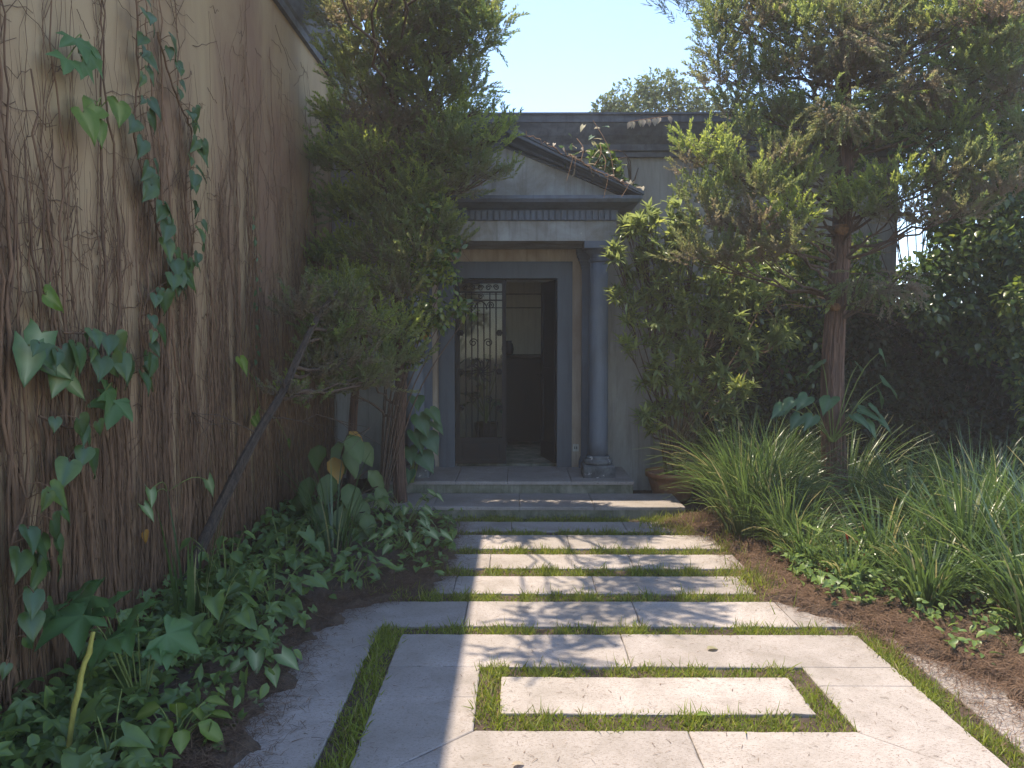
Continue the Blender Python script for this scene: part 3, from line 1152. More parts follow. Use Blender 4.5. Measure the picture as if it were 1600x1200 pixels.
SPRAYS = [spike_template(62, .22, s, 1.0, .036, .0058) for s in range(7)]
SPRAYS_LONG = [spike_template(34, .34, 20 + s, .8, .1, .004) for s in range(3)]


def clump_sprays(acc, cen, rad, n, tone, sprays=SPRAYS, up=.4, size=1.0, hang=0.0, var_w=.16):
    d = rdir(n)
    d[:, 2] = np.abs(d[:, 2]) * .9 + d[:, 2] * .25
    rr = RNG.random(n) ** .45
    P = np.array(cen) + d * (rr * rad)[:, None] * np.array([1, 1, 1.15]) - np.array([0, 0, .1])
    dirs = d * .75 + np.array([0, 0, up - 2 * hang]) + RNG.normal(0, .28, (n, 3))
    R = frames(dirs, rdir(n))
    S = RNG.uniform(.6, 1.1, n) * size
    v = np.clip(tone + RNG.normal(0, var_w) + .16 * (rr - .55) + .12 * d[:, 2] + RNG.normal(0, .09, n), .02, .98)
    pick = RNG.integers(0, len(sprays), n)
    for k, (tv, tf, tva) in enumerate(sprays):
        m = pick == k
        acc.inst(tv, tf, R[m], P[m], S[m], v[m], None, tva)


def fibrous_trunk(acc, pts, r0, r1, n=40, fibres=60, fr=.006):
    P = curve(pts, n)
    t = np.linspace(0, 1, n)
    R = r0 + (r1 - r0) * t
    R = R * (1 + .12 * np.exp(-t * 14) * 2.2)
    acc.tube(P, R, 14, 0.0)
    for _ in range(fibres):
        a0 = RNG.uniform(0, 6.28)
        s, e = sorted(RNG.uniform(0, 1, 2))
        if e - s < .12:
            e = min(1, s + .2)
        m = max(6, int((e - s) * n * 1.2))
        tt = np.linspace(s, e, m)
        ii = tt * (n - 1)
        C = np.stack([np.interp(ii, np.arange(n), P[:, k]) for k in range(3)], -1)
        rr = np.interp(ii, np.arange(n), R)
        ang = a0 + np.cumsum(RNG.normal(0, .09, m)) + RNG.normal(0, .6) * (tt - s)
        off = np.stack([np.cos(ang), np.sin(ang), 0 * ang], -1) * (rr * RNG.uniform(.98, 1.06))[:, None]
        acc.tube(C + off, fr * RNG.uniform(.5, 1.4), 4, float(np.clip(RNG.normal(.15, .25), 0, .9)), False)
    return P


def limb(acc, p0, p1, r0, r1, sag=.1, n=10, sides=6):
    p0, p1 = np.array(tuple(p0)), np.array(tuple(p1))
    t = np.linspace(0, 1, n)[:, None]
    P = p0 + (p1 - p0) * t
    L = np.linalg.norm(p1 - p0)
    P[:, 2] += -sag * L * np.sin(t[:, 0] * math.pi)
    P += RNG.normal(0, .018 * L, (n, 3)) * np.sin(t * math.pi)
    acc.tube(P, r0 + (r1 - r0) * t[:, 0], sides, 0.0, False)
    return P


def nearest_on(P, c, dz):
    c = np.array(tuple(c))
    i = int(np.argmin(np.abs(P[:, 2] - (c[2] - dz))))
    return P[i]


def juniper(name, label, trunk_pts, r0, r1, clumps, tone=.5, fibres=60, dens=30, extra=None, dead=0, bark='bark', group='junipers flanking the path', mat='juniper', twig=.35):
    root = thing(name, label, 'tree', group)
    ta = Acc()
    P = fibrous_trunk(ta, trunk_pts, r0, r1, 44, fibres)
    tr = ta.obj('trunk', bark, root, True)
    ba, ca = Acc(), Acc()
    for c in clumps:
        cen, rad = Vector(c[0]), c[1]
        tn = c[2] if len(c) > 2 else tone
        hang = c[3] if len(c) > 3 else 0.0
        b = nearest_on(P, cen, twig)
        pl = limb(ba, b, cen, .016, .005, .06)
        for _ in range(5):
            q = pl[RNG.integers(5, 10)]
            limb(ba, q, np.array(tuple(cen)) + rdir(1)[0] * rad * .9, .005, .0015, 0, 5, 4)
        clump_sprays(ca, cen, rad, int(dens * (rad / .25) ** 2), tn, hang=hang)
    for _ in range(dead):                   # bare dead twigs
        b = P[RNG.integers(int(len(P) * .35), len(P))]
        e = b + rdir(1)[0] * np.array([.7, .6, .3])
        pl = limb(ba, b, e, .006, .0015, -.05, 7, 4)
        for _ in range(6):
            limb(ba, pl[RNG.integers(2, 7)], pl[RNG.integers(3, 7)] + rdir(1)[0] * .22, .003, .001, 0, 5, 3)
    tag(ba.obj('branches', 'twig', root, True), kind='stuff')
    ca.obj('crown', mat, root)
    return root, tr, P


# left juniper by the porch
L = []
for px, py, D, r, tn in [
    (560, 20, 6.9, .3, .42), (615, 15, 7.2, .3, .5), (675, 30, 7.1, .32, .5), (735, 20, 7.0, .26, .55), (770, 30, 6.9, .16, .6), (590, 75, 7.0, .3, .42), (650, 85, 7.3, .32, .5),
    (705, 85, 7.2, .28, .52), (750, 55, 7.0, .2, .56), (560, 130, 7.1, .22, .4), (615, 140, 7.3, .3, .46), (675, 140, 7.2, .3, .5), (725, 130, 7.2, .22, .5), (590, 190, 7.2, .26, .45),
    (650, 195, 7.3, .3, .5), (705, 180, 7.3, .25, .5), (752, 165, 7.2, .1, .55), (557, 235, 7.0, .2, .6), (610, 245, 7.2, .28, .42), (670, 250, 7.2, .28, .4), (725, 235, 7.1, .24, .42), (775, 212, 7.0, .12, .78),
    (782, 265, 7.0, .09, .6), (750, 268, 7.05, .16, .38), (590, 300, 7.4, .24, .52), (645, 300, 7.1, .26, .42), (700, 290, 7.1, .22, .36), (565, 330, 7.6, .24, .6), (615, 350, 7.1, .25, .5),
    (665, 350, 7.0, .25, .52), (545, 390, 7.6, .24, .62), (600, 400, 7.0, .25, .45), (650, 400, 6.9, .25, .5), (695, 375, 7.1, .2, .5), (560, 450, 6.9, .22, .5), (620, 450, 6.8, .24, .4), (525, 440, 7.2, .2, .55),
    (520, 500, 6.6, .2, .5), (575, 510, 6.6, .2, .52), (615, 515, 6.6, .16, .62), (600, 560, 6.5, .16, .6), (530, 180, 7.5, .22, .55), (520, 250, 7.6, .22, .6), (525, 320, 7.7, .22, .6), (510, 400, 7.6, .2, .55), (540, 90, 7.3, .22, .45), (530, 20, 7.2, .24, .45), (645, 45, 7.1, .28, .5), (700, 10, 7.1, .26, .5), (580, 250, 7.0, .2, .5), (700, 220, 7.0, .2, .45), (790, 190, 7.1, .08, .6), (645, 500, 6.8, .14, .5), (635, 550, 6.7, .13, .55), (575, 585, 6.4, .14, .5), (540, 600, 6.3, .14, .5)]:
    L.append((at(px, py, D), r, tn))
for X, Y, Z, r in [(-.75, 6.0, 5.3, .36), (-.9, 5.3, 4.9, .36), (-.55, 5.0, 4.6, .3), (-1.15, 7.1, 5.4, .25), (-1.1, 4.8, 4.5, .28), (-.45, 5.6, 4.75, .26),
                   (-1.1, 6.9, 6.2, .25), (-1.15, 4.3, 4.2, .24)]:
    L.append(((X, Y, Z), r, .5))
tp = [at(628, 812, 7.25), at(622, 700, 7.25), at(626, 600, 7.25), at(618, 480, 7.28), at(622, 330, 7.3), at(615, 150, 7.3), at(612, 0, 7.3), Vector((-1.15, 7.1, 5.6)), Vector((-1.1, 6.9, 6.3))]
tp[0].z = -.03
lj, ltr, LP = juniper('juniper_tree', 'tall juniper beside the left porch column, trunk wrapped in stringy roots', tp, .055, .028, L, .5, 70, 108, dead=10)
a = Acc()
fibrous_trunk(a, [at(548, 790, 7.7), at(552, 640, 7.7), at(570, 520, 7.6), at(600, 380, 7.45), at(616, 230, 7.3)], .045, .02, 24, 14)
a.obj('side_stem', 'bark', lj, True)

# leaning juniper rooted against the wall
L = []
for px, py, D, r, tn in [(500, 575, 5.7, .17, .5), (535, 560, 5.8, .17, .45), (560, 590, 5.9, .13, .55), (470, 480, 5.6, .14, .45), (515, 520, 5.8, .17, .5), (445, 600, 5.2, .08, .6), (530, 470, 5.9, .17, .55),
                         (590, 590, 6.0, .12, .5), (545, 505, 5.9, .16, .4), (480, 610, 5.5, .1, .7)]:
    L.append((at(px, py, D), r, tn))
tp = [at(284, 968, 4.52), at(292, 905, 4.55), at(345, 790, 4.8), at(398, 685, 5.0), at(440, 615, 5.2), at(472, 545, 5.4), at(500, 490, 5.6), at(530, 450, 5.8)]
juniper('leaning_juniper', 'thin dark juniper stem leaning diagonally away from the creeper wall', tp, .04, .012, L, .5, 26, 120, dead=3, bark='bark_dark', group='junipers flanking the path', twig=.05)

# right juniper
L = []
for px, py, D, r, tn in [
    (1125, 30, 6.6, .2, .62), (1120, 75, 6.6, .18, .6), (1128, 120, 6.6, .17, .58), (1150, 160, 6.6, .16, .5), (1185, 40, 6.6, .26, .5), (1190, 110, 6.7, .24, .46), (1245, 40, 6.5, .26, .46), (1250, 110, 6.5, .26, .4),
    (1310, 40, 6.4, .26, .36), (1310, 120, 6.5, .26, .32), (1370, 40, 6.4, .26, .34), (1375, 110, 6.4, .24, .28), (1430, 60, 6.3, .25, .3), (1490, 30, 6.1, .22, .75), (1215, 175, 6.6, .2, .45), (1265, 185, 6.6, .22, .36),
    (1160, 200, 6.5, .14, .62), (1320, 190, 6.5, .2, .25), (1085, 215, 6.3, .1, .8), (1078, 250, 6.3, .11, .55), (1125, 235, 6.3, .14, .75), (1150, 275, 6.3, .17, .42), (1090, 300, 6.3, .16, .36), (1215, 250, 6.3, .18, .55),
    (1190, 290, 6.2, .18, .4), (1245, 290, 6.3, .18, .32), (1120, 340, 6.2, .17, .34), (1175, 345, 6.2, .16, .4), (1225, 335, 6.1, .11, .8), (1247, 320, 6.1, .1, .82), (1230, 375, 6.1, .17, .32), (1180, 395, 6.2, .17, .3),
    (1130, 395, 6.2, .18, .36), (1085, 390, 6.3, .17, .45), (1270, 260, 6.4, .14, .3), (1320, 300, 6.3, .13, .75), (1340, 320, 6.2, .15, .5), (1390, 290, 6.1, .16, .55), (1430, 285, 6.1, .17, .5), (1400, 330, 6.1, .13, .3),
    (1480, 265, 6.0, .17, .45), (1530, 255, 5.9, .18, .34), (1570, 290, 5.9, .17, .3), (1500, 320, 6.0, .16, .32), (1440, 170, 6.3, .2, .45), (1490, 200, 6.2, .2, .4), (1540, 170, 6.2, .2, .4), (1500, 100, 6.2, .22, .4), (1550, 110, 6.1, .2, .4), (1350, 210, 6.4, .18, .4), (1590, 210, 6.0, .2, .35), (1600, 20, 6.0, .22, .4), (1230, 10, 6.6, .24, .5), (1160, -5, 6.6, .22, .55), (1400, 10, 6.4, .24, .4), (1560, 60, 6.0, .22, .3), (1590, 130, 6.0, .2, .18), (1545, 20, 5.9, .2, .32), (1450, 330, 6.0, .12, .3)]:
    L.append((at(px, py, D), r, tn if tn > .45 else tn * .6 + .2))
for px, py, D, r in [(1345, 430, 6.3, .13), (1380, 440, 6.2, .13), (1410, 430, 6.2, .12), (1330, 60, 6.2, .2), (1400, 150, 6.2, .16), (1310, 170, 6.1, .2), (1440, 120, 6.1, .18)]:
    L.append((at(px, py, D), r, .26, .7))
for X, Y, Z, r in [(2.8, 6.6, 5.3, .25), (3.3, 6.4, 4.8, .3), (3.0, 7.1, 5.0, .3), (3.7, 6.3, 4.5, .3), (2.8, 6.6, 5.8, .25)]:
    L.append(((X, Y, Z), r, .45))
tp = [at(1306, 838, 6.58), at(1303, 720, 6.6), at(1300, 600, 6.6), at(1306, 480, 6.6), at(1314, 380, 6.6), at(1318, 250, 6.6), at(1318, 100, 6.6), Vector((2.8, 6.6, 4.9)), Vector((2.8, 6.6, 5.9))]
tp[0].z = -.03
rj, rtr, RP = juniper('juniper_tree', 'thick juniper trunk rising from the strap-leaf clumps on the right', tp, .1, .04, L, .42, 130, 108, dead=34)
for (px, py, D, dx, r) in ((1315, 357, 6.5, 0, .05), (1306, 478, 6.49, -.01, .036)):
    c = at(px, py, D)
    a = Acc()
    a.tube([c + Vector((0, .09, .0)), c + Vector((dx, .0, -.01)), c + Vector((dx, -.05, -.012))], [r * 1.05, r, r * .9], 14, .1)
    a.obj('cut_stub', 'cutwood', rj, True)

# pine whose branch hangs into the sky at the top
root = thing('pine_tree', 'long-needled pine reaching into the top of the sky from the right', 'tree')
a = Acc()
PP = fibrous_trunk(a, [(5.75, 7.3, -.03), (5.7, 7.3, 1.5), (5.7, 7.25, 3.5), (5.5, 7.2, 5.5), (5.4, 7.1, 7.5)], .12, .05, 30, 24)
a.obj('trunk', 'bark', root, True)
ba, ca = Acc(), Acc()
for c, r in [(at(1062, -12, 7.2), .16), (at(1072, 22, 7.2), .15), (at(1010, -14, 7.2), .11), (at(1100, -25, 7.2), .2), ((2.4, 7.6, 5.4), .2), ((3.3, 7.6, 5.8), .25), ((5.0, 7.0, 6.2), .5), ((5.4, 6.6, 5.4), .45)]:
    limb(ba, PP[int(len(PP) * .62)], c, .03, .006, -.04)
    clump_sprays(ca, c, r, int(26 * (r / .2) ** 2), .5, SPRAYS_LONG, .3)
ba.obj('branches', 'twig', root, True)
ca.obj('crown', 'pine', root)


# broad-leaved crowns
def leafy(acc, cen, rad, n, size, tpl, tone=.5, spread=.2, squash=1.0, up=.6):
    d = rdir(n)
    rr = RNG.random(n) ** .4 * rad
    P = np.array(tuple(cen)) + d * rr[:, None] * np.array([1, 1, squash])
    R = frames(d * .6 + RNG.normal(0, .5, (n, 3)) + np.array([0, 0, -.15]), np.array([0, 0, up]) + d * .5 + RNG.normal(0, .4, (n, 3)))
    v = np.clip(tone + RNG.normal(0, .1) + RNG.normal(0, spread, n), 0, 1)
    acc.inst(tpl[0], tpl[1], R, P, RNG.uniform(.65, 1.25, n) * size, v, tpl[2])


root = thing('leafy_tree', 'pale green leafy tree rising far behind the flat roof', 'tree')
a = Acc()
FP = fibrous_trunk(a, [(2.6, 14.2, -.05), (2.7, 14.2, 2), (2.5, 14.2, 4), (2.6, 14.2, 5.2)], .14, .04, 20, 8)
a.obj('trunk', 'bark_dark', root, True)
ba, ca = Acc(), Acc()
for px, py, r in [(1025, 150, .46), (985, 165, .46), (1050, 135, .3), (960, 170, .33), (1085, 165, .46), (940, 172, .2), (1012, 140, .23), (1110, 175, .4), (1060, 175, .52), (1000, 195, .6), (1150, 180, .46)]:
    c = at(px, py, 14.2)
    limb(ba, FP[14], c, .03, .01)
    leafy(ca, c, r, int(2200 * r * r + 120), .085, T_SMALL, .5)
ba.obj('branches', 'twig', root, True)
ca.obj('crown', 'fartree', root)


# shrub in the terracotta pot
POT = Vector((1.62, 7.98, 0))
a = Acc()
a.lathe([(.17, -.02), (.19, .0), (.235, .16), (.255, .22), (.275, .225), (.28, .275), (.255, .28), (.245, .24)], POT.x, POT.y, 30)
tp_ = thing('terracotta_pot', 'terracotta pot standing to the right of the porch steps', 'pot')
a.obj('body', 'terracotta', tp_, True)
a = Acc()
a.lathe([(.01, .22), (.12, .235), (.243, .238)], POT.x, POT.y, 20)
a.obj('potting_soil', 'soil', tp_)
root = thing('potted_shrub', 'tall shrub with rosettes of narrow pale leaves in the terracotta pot', 'shrub')
ba, ca = Acc(), Acc()
bases = [(0, 0), (.05, .03), (-.06, .02), (.03, -.06), (-.03, -.05), (.09, -.02)]
ros = []
for px, py, D, r, n in [(985, 360, 7.5, .14, 9), (960, 395, 7.45, .1, 6), (1015, 345, 7.5, .16, 10), (1060, 345, 7.4, .18, 12), (1010, 400, 7.5, .16, 9), (975, 465, 7.5, .1, 5), (1010, 470, 7.5, .15, 8), (985, 495, 7.5, .08, 4), (1040, 440, 7.5, .2, 12),
                        (980, 540, 7.5, .08, 4), (1030, 510, 7.5, .18, 10), (1075, 400, 7.4, .2, 13), (1085, 470, 7.4, .2, 13), (1075, 540, 7.4, .18, 11), (1030, 560, 7.5, .14, 7), (1120, 440, 7.4, .2, 12), (1125, 510, 7.4, .2, 12),
                        (1110, 575, 7.5, .16, 8), (1165, 470, 7.4, .18, 10), (1170, 545, 7.4, .16, 9), (1115, 605, 7.6, .1, 5), (1025, 640, 7.7, .1, 4), (1005, 650, 7.6, .06, 3), (1130, 590, 7.2, .07, 4), (1160, 400, 7.4, .18, 9), (1210, 440, 7.5, .16, 8), (1215, 520, 7.5, .16, 8), (1000, 430, 7.6, .14, 8), (1020, 590, 7.6, .14, 7), (1060, 500, 7.5, .16, 10), (1065, 590, 7.5, .15, 8), (1090, 630, 7.6, .14, 7), (1130, 640, 7.6, .13, 6), (1050, 640, 7.7, .1, 5), (1160, 610, 7.6, .14, 7), (1015, 670, 7.7, .08, 4), (1040, 400, 7.5, .16, 10)]:
    c = at(px, py, D)
    b = random.choice(bases)
    s = Vector((POT.x + b[0], POT.y + b[1], .23))
    m = s.lerp(c, .55) + Vector((random.uniform(-.06, .06), random.uniform(-.06, .06), .12))
    P = curve([s, s.lerp(m, .5) + Vector((0, 0, .15)), m, c], 14)
    ba.tube(P, np.linspace(random.uniform(.008, .016), .004, 14), 5, .1, False)
    for _ in range(int(n * 1.7)):
        q = np.array(tuple(c)) + rdir(1)[0] * r * 1.1 * random.random() ** .5
        limb(ba, P[11], q, .0035, .002, 0, 5, 3)
        ros.append(q)
for q in ros:
    n = RNG.integers(12, 19)
    ax = np.array([RNG.normal(0, .45), RNG.normal(0, .45) - .25, 1.0])
    d = rdir(n) * 1.0 + ax * RNG.uniform(.1, .9)
    tone = RNG.uniform(.25, .8)
    d0 = d / np.linalg.norm(d, axis=1)[:, None]
    ca.inst(T_LANCE[0], T_LANCE[1], frames(d0, np.array([0, 0, 1.0]) + RNG.normal(0, .3, (n, 3))), q - d0 * .0 + rdir(n) * .012, RNG.uniform(.075, .14, n), np.clip(tone + RNG.normal(0, .14, n), 0, 1), T_LANCE[2] * .5)
ba.obj('stems', 'twig', root, True)
ca.obj('crown', 'shrub', root, True)

# glossy shrub left of the porch
root = thing('glossy_shrub', 'glossy small-leaved shrub sprouting beside the left juniper trunk', 'shrub')
ba, ca = Acc(), Acc()
s = Vector((-1.28, 7.05, -.02))
for px, py, D, r, n in [(690, 395, 6.8, .15, 130), (660, 430, 6.8, .15, 130), (700, 430, 6.8, .13, 100), (715, 480, 6.7, .1, 60), (680, 480, 6.7, .14, 110), (650, 480, 6.8, .14, 90), (735, 487, 6.7, .05, 16), (670, 335, 6.8, .1, 50), (690, 320, 6.9, .07, 26),
                        (710, 385, 6.8, .08, 40), (645, 390, 6.8, .12, 60), (640, 340, 6.9, .1, 36), (655, 515, 6.8, .12, 80), (645, 560, 6.8, .1, 50), (690, 500, 6.75, .1, 60)]:
    c = at(px, py, D)
    P = curve([s, s.lerp(c, .5) + Vector((-.06, 0, .2)), c], 10)
    ba.tube(P, np.linspace(.01, .003, 10), 4, .1, False)
    leafy(ca, c, r, n, .06, T_OVATE, .6, .25)
ba.obj('stems', 'twig', root, True)
ca.obj('crown', 'hedge', root, True)

# dark board fence and the creepers that cover it
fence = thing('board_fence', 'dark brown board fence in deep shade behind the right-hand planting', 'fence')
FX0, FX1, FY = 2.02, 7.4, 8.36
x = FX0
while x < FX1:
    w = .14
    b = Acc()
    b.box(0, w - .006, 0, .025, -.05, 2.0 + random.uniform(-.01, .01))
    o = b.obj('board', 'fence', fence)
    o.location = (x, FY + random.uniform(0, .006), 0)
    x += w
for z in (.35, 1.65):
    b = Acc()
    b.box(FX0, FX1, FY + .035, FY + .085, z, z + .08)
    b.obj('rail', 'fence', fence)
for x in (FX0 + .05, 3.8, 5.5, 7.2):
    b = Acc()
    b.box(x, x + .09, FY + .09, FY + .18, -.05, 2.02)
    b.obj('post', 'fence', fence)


def creeper(name, label, bases, spots, size, tpl, tone, mat='hedge', cat='creeper', group=None, spread=.2):
    root = thing(name, label, cat, group)
    ba, ca = Acc(), Acc()
    for c, r, n, *tn in spots:
        s = Vector(min(bases, key=lambda q: (Vector(q) - Vector(c)).length))
        c = Vector(c)
        P = curve([s, s.lerp(c, .4) + Vector((random.uniform(-.1, .1), 0, .25)), s.lerp(c, .75) + Vector((random.uniform(-.1, .1), 0, .15)), c], 14)
        ba.tube(P, np.linspace(.007, .0025, 14), 4, .0, False)
        for _ in range(4):
            limb(ba, P[RNG.integers(8, 14)], np.array(tuple(c)) + rdir(1)[0] * r, .004, .0015, 0, 6, 3)
        leafy(ca, c, r, int(n * 2.3), size, tpl, tn[0] if tn else tone, spread)
    ba.obj('stems', 'twig', root, True)
    ca.obj('crown', mat, root, True)
    return root


S = []
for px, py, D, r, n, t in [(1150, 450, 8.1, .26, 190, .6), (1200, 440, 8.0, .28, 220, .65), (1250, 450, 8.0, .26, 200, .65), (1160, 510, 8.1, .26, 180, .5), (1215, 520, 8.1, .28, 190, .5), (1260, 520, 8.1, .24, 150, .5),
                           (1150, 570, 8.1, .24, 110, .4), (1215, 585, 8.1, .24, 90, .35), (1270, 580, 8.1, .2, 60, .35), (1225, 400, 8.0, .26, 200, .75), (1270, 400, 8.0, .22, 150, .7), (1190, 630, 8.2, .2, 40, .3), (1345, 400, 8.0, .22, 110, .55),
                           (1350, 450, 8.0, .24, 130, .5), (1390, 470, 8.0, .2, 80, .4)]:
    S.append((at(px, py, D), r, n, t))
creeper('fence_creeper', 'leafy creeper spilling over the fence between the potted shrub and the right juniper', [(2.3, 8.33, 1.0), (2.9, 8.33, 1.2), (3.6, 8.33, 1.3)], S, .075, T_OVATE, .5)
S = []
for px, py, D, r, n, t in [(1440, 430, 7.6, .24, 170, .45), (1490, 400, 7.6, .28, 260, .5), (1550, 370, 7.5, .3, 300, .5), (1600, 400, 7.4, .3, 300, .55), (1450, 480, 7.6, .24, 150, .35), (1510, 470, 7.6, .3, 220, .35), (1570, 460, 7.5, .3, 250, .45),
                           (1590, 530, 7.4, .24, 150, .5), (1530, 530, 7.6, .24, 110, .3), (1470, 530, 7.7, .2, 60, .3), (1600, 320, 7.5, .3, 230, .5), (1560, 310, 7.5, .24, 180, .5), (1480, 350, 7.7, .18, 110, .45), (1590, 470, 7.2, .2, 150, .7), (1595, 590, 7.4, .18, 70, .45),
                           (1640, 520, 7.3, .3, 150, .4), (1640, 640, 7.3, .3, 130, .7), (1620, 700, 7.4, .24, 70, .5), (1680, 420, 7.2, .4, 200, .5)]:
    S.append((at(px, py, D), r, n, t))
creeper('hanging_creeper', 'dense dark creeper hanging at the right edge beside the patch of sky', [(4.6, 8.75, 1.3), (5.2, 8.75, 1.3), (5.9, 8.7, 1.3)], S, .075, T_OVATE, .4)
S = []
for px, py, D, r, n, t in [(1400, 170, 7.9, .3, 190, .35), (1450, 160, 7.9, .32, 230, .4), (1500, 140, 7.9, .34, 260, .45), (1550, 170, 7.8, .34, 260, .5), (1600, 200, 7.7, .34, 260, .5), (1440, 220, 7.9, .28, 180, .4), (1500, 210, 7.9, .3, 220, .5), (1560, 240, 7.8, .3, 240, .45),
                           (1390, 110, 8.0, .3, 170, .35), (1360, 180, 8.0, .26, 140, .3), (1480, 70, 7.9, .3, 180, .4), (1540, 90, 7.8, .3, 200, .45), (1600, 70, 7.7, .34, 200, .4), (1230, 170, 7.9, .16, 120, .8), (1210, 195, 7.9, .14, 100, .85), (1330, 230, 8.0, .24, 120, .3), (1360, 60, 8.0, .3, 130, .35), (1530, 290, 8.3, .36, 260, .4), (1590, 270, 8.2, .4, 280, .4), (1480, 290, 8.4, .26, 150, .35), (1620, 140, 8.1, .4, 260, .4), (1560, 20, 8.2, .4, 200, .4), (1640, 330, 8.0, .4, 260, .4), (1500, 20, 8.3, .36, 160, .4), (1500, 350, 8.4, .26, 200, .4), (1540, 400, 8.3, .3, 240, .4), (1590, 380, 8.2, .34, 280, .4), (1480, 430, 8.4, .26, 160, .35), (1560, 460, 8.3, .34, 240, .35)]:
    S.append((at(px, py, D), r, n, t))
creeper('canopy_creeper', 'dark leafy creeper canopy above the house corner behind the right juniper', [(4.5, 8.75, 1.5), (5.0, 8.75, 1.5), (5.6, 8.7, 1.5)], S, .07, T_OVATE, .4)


M['hedge_dark'] = leaf_mat('painted_shade_leaf', [(0, (.012, .02, .011)), (0.5, (.02, .034, .016)), (1, (.035, .058, .022))], 0.2, 0.5, 0.3)  # near-black version of the creeper leaf; deep shade is put into the colour
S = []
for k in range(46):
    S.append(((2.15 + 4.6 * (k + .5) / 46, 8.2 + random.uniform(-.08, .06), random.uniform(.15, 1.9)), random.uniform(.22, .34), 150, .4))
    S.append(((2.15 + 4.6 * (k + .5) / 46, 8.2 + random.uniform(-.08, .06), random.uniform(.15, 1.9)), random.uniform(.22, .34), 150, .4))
creeper('shade_hedge', 'mass of leaves coloured near-black to stand for shade, covering the fence behind the right juniper', [(2.4, 8.3, .0), (3.5, 8.3, 0), (4.6, 8.3, 0), (5.8, 8.3, 0)], S, .07, T_OVATE, .4, 'hedge_dark', 'hedge')


# ================================================================== CLIMBERS ON THE WALL
def wall_vine(name, label, lines, size, shape, mat, step=30, jitter=10, X=WX + .05, cat='vine', group=None, both=True, stem='creeper', out=.06):
    root = thing(name, label, cat, group)
    sa = Acc()
    for ln in lines:
        pts = [atx(px, py, X) for px, py in ln]
        n = max(8, int(sum((pts[i + 1] - pts[i]).length for i in range(len(pts) - 1)) / .05))
        P = curve(pts, n)
        P[:, 0] += RNG.normal(0, .004, n)
        sa.tube(P, np.linspace(.006, .003, n), 5, .2, False)
        L = np.concatenate([[0], np.cumsum(np.linalg.norm(np.diff(P, axis=0), axis=1))])
        k = 0
        s = .05
        while s < L[-1]:
            p = np.array([np.interp(s, L, P[:, j]) for j in range(3)])
            side = (-1) ** k if both else 1
            sz = size * random.uniform(.45, 1.2)
            tip = Vector(p) + Vector((random.uniform(.4, 1.3) * out, side * random.uniform(.3, 1.0) * jitter / 100, random.uniform(-.02, .05)))
            sa.tube(curve([p, (np.array(tuple(tip)) + p) / 2 + np.array([.01, 0, .015]), tip], 5), .0022, 4, .3, False)
            put_leaf(root, shape, mat, tip, (random.uniform(.0, .6), side * random.uniform(.1, .7), -random.uniform(.5, 1.0)),
                     (random.uniform(.6, 1.0), random.uniform(-.7, .2), random.uniform(.3, .9)), sz)
            s += step * random.uniform(.0035, .0058) * 1.0
            k += 1
    sa.obj('stem', stem, root, True)
    return root


wall_vine('climbing_vine', 'long trail of dark heart-shaped leaves running down the middle of the creeper wall',
          [[(212, -10), (215, 110), (212, 220), (237, 330), (262, 395), (285, 430)], [(285, 425), (235, 460), (222, 500), (228, 560)], [(245, 50), (275, 150), (300, 210), (288, 300), (300, 400), (255, 430)]], .115, 'heart', 'heart', 13, 6)
wall_vine('climbing_vine', 'small dark vine climbing the creeper wall behind the leaning stem',
          [[(388, 330), (392, 420), (386, 520), (395, 600)]], .055, 'ovate', 'heart', 14, 4)
wall_vine('climbing_vine', 'dark vine hanging under the cornice where the wall meets the juniper',
          [[(520, 70), (530, 130), (525, 190), (535, 240)], [(505, 85), (520, 140), (515, 200)]], .14, 'ovate', 'heart', 22, 10)
wall_vine('pothos_vine', 'broad-leaved vine cluster low on the left edge of the creeper wall',
          [[(20, 540), (75, 545), (130, 560), (185, 575), (215, 560)], [(100, 520), (160, 530), (205, 590)], [(60, 650), (95, 665), (130, 680), (90, 740)]], .115, 'heart', 'heart', 14, 9, WX + .08, out=.08)
wall_vine('pothos_vine', 'dark big-leaved vine tumbling down the lower left corner of the wall',
          [[(30, 740), (40, 800), (15, 850), (40, 900), (20, 960), (10, 1040)], [(60, 790), (50, 870), (15, 930)]], .12, 'heart', 'heart', 14, 9, WX + .1, out=.09)
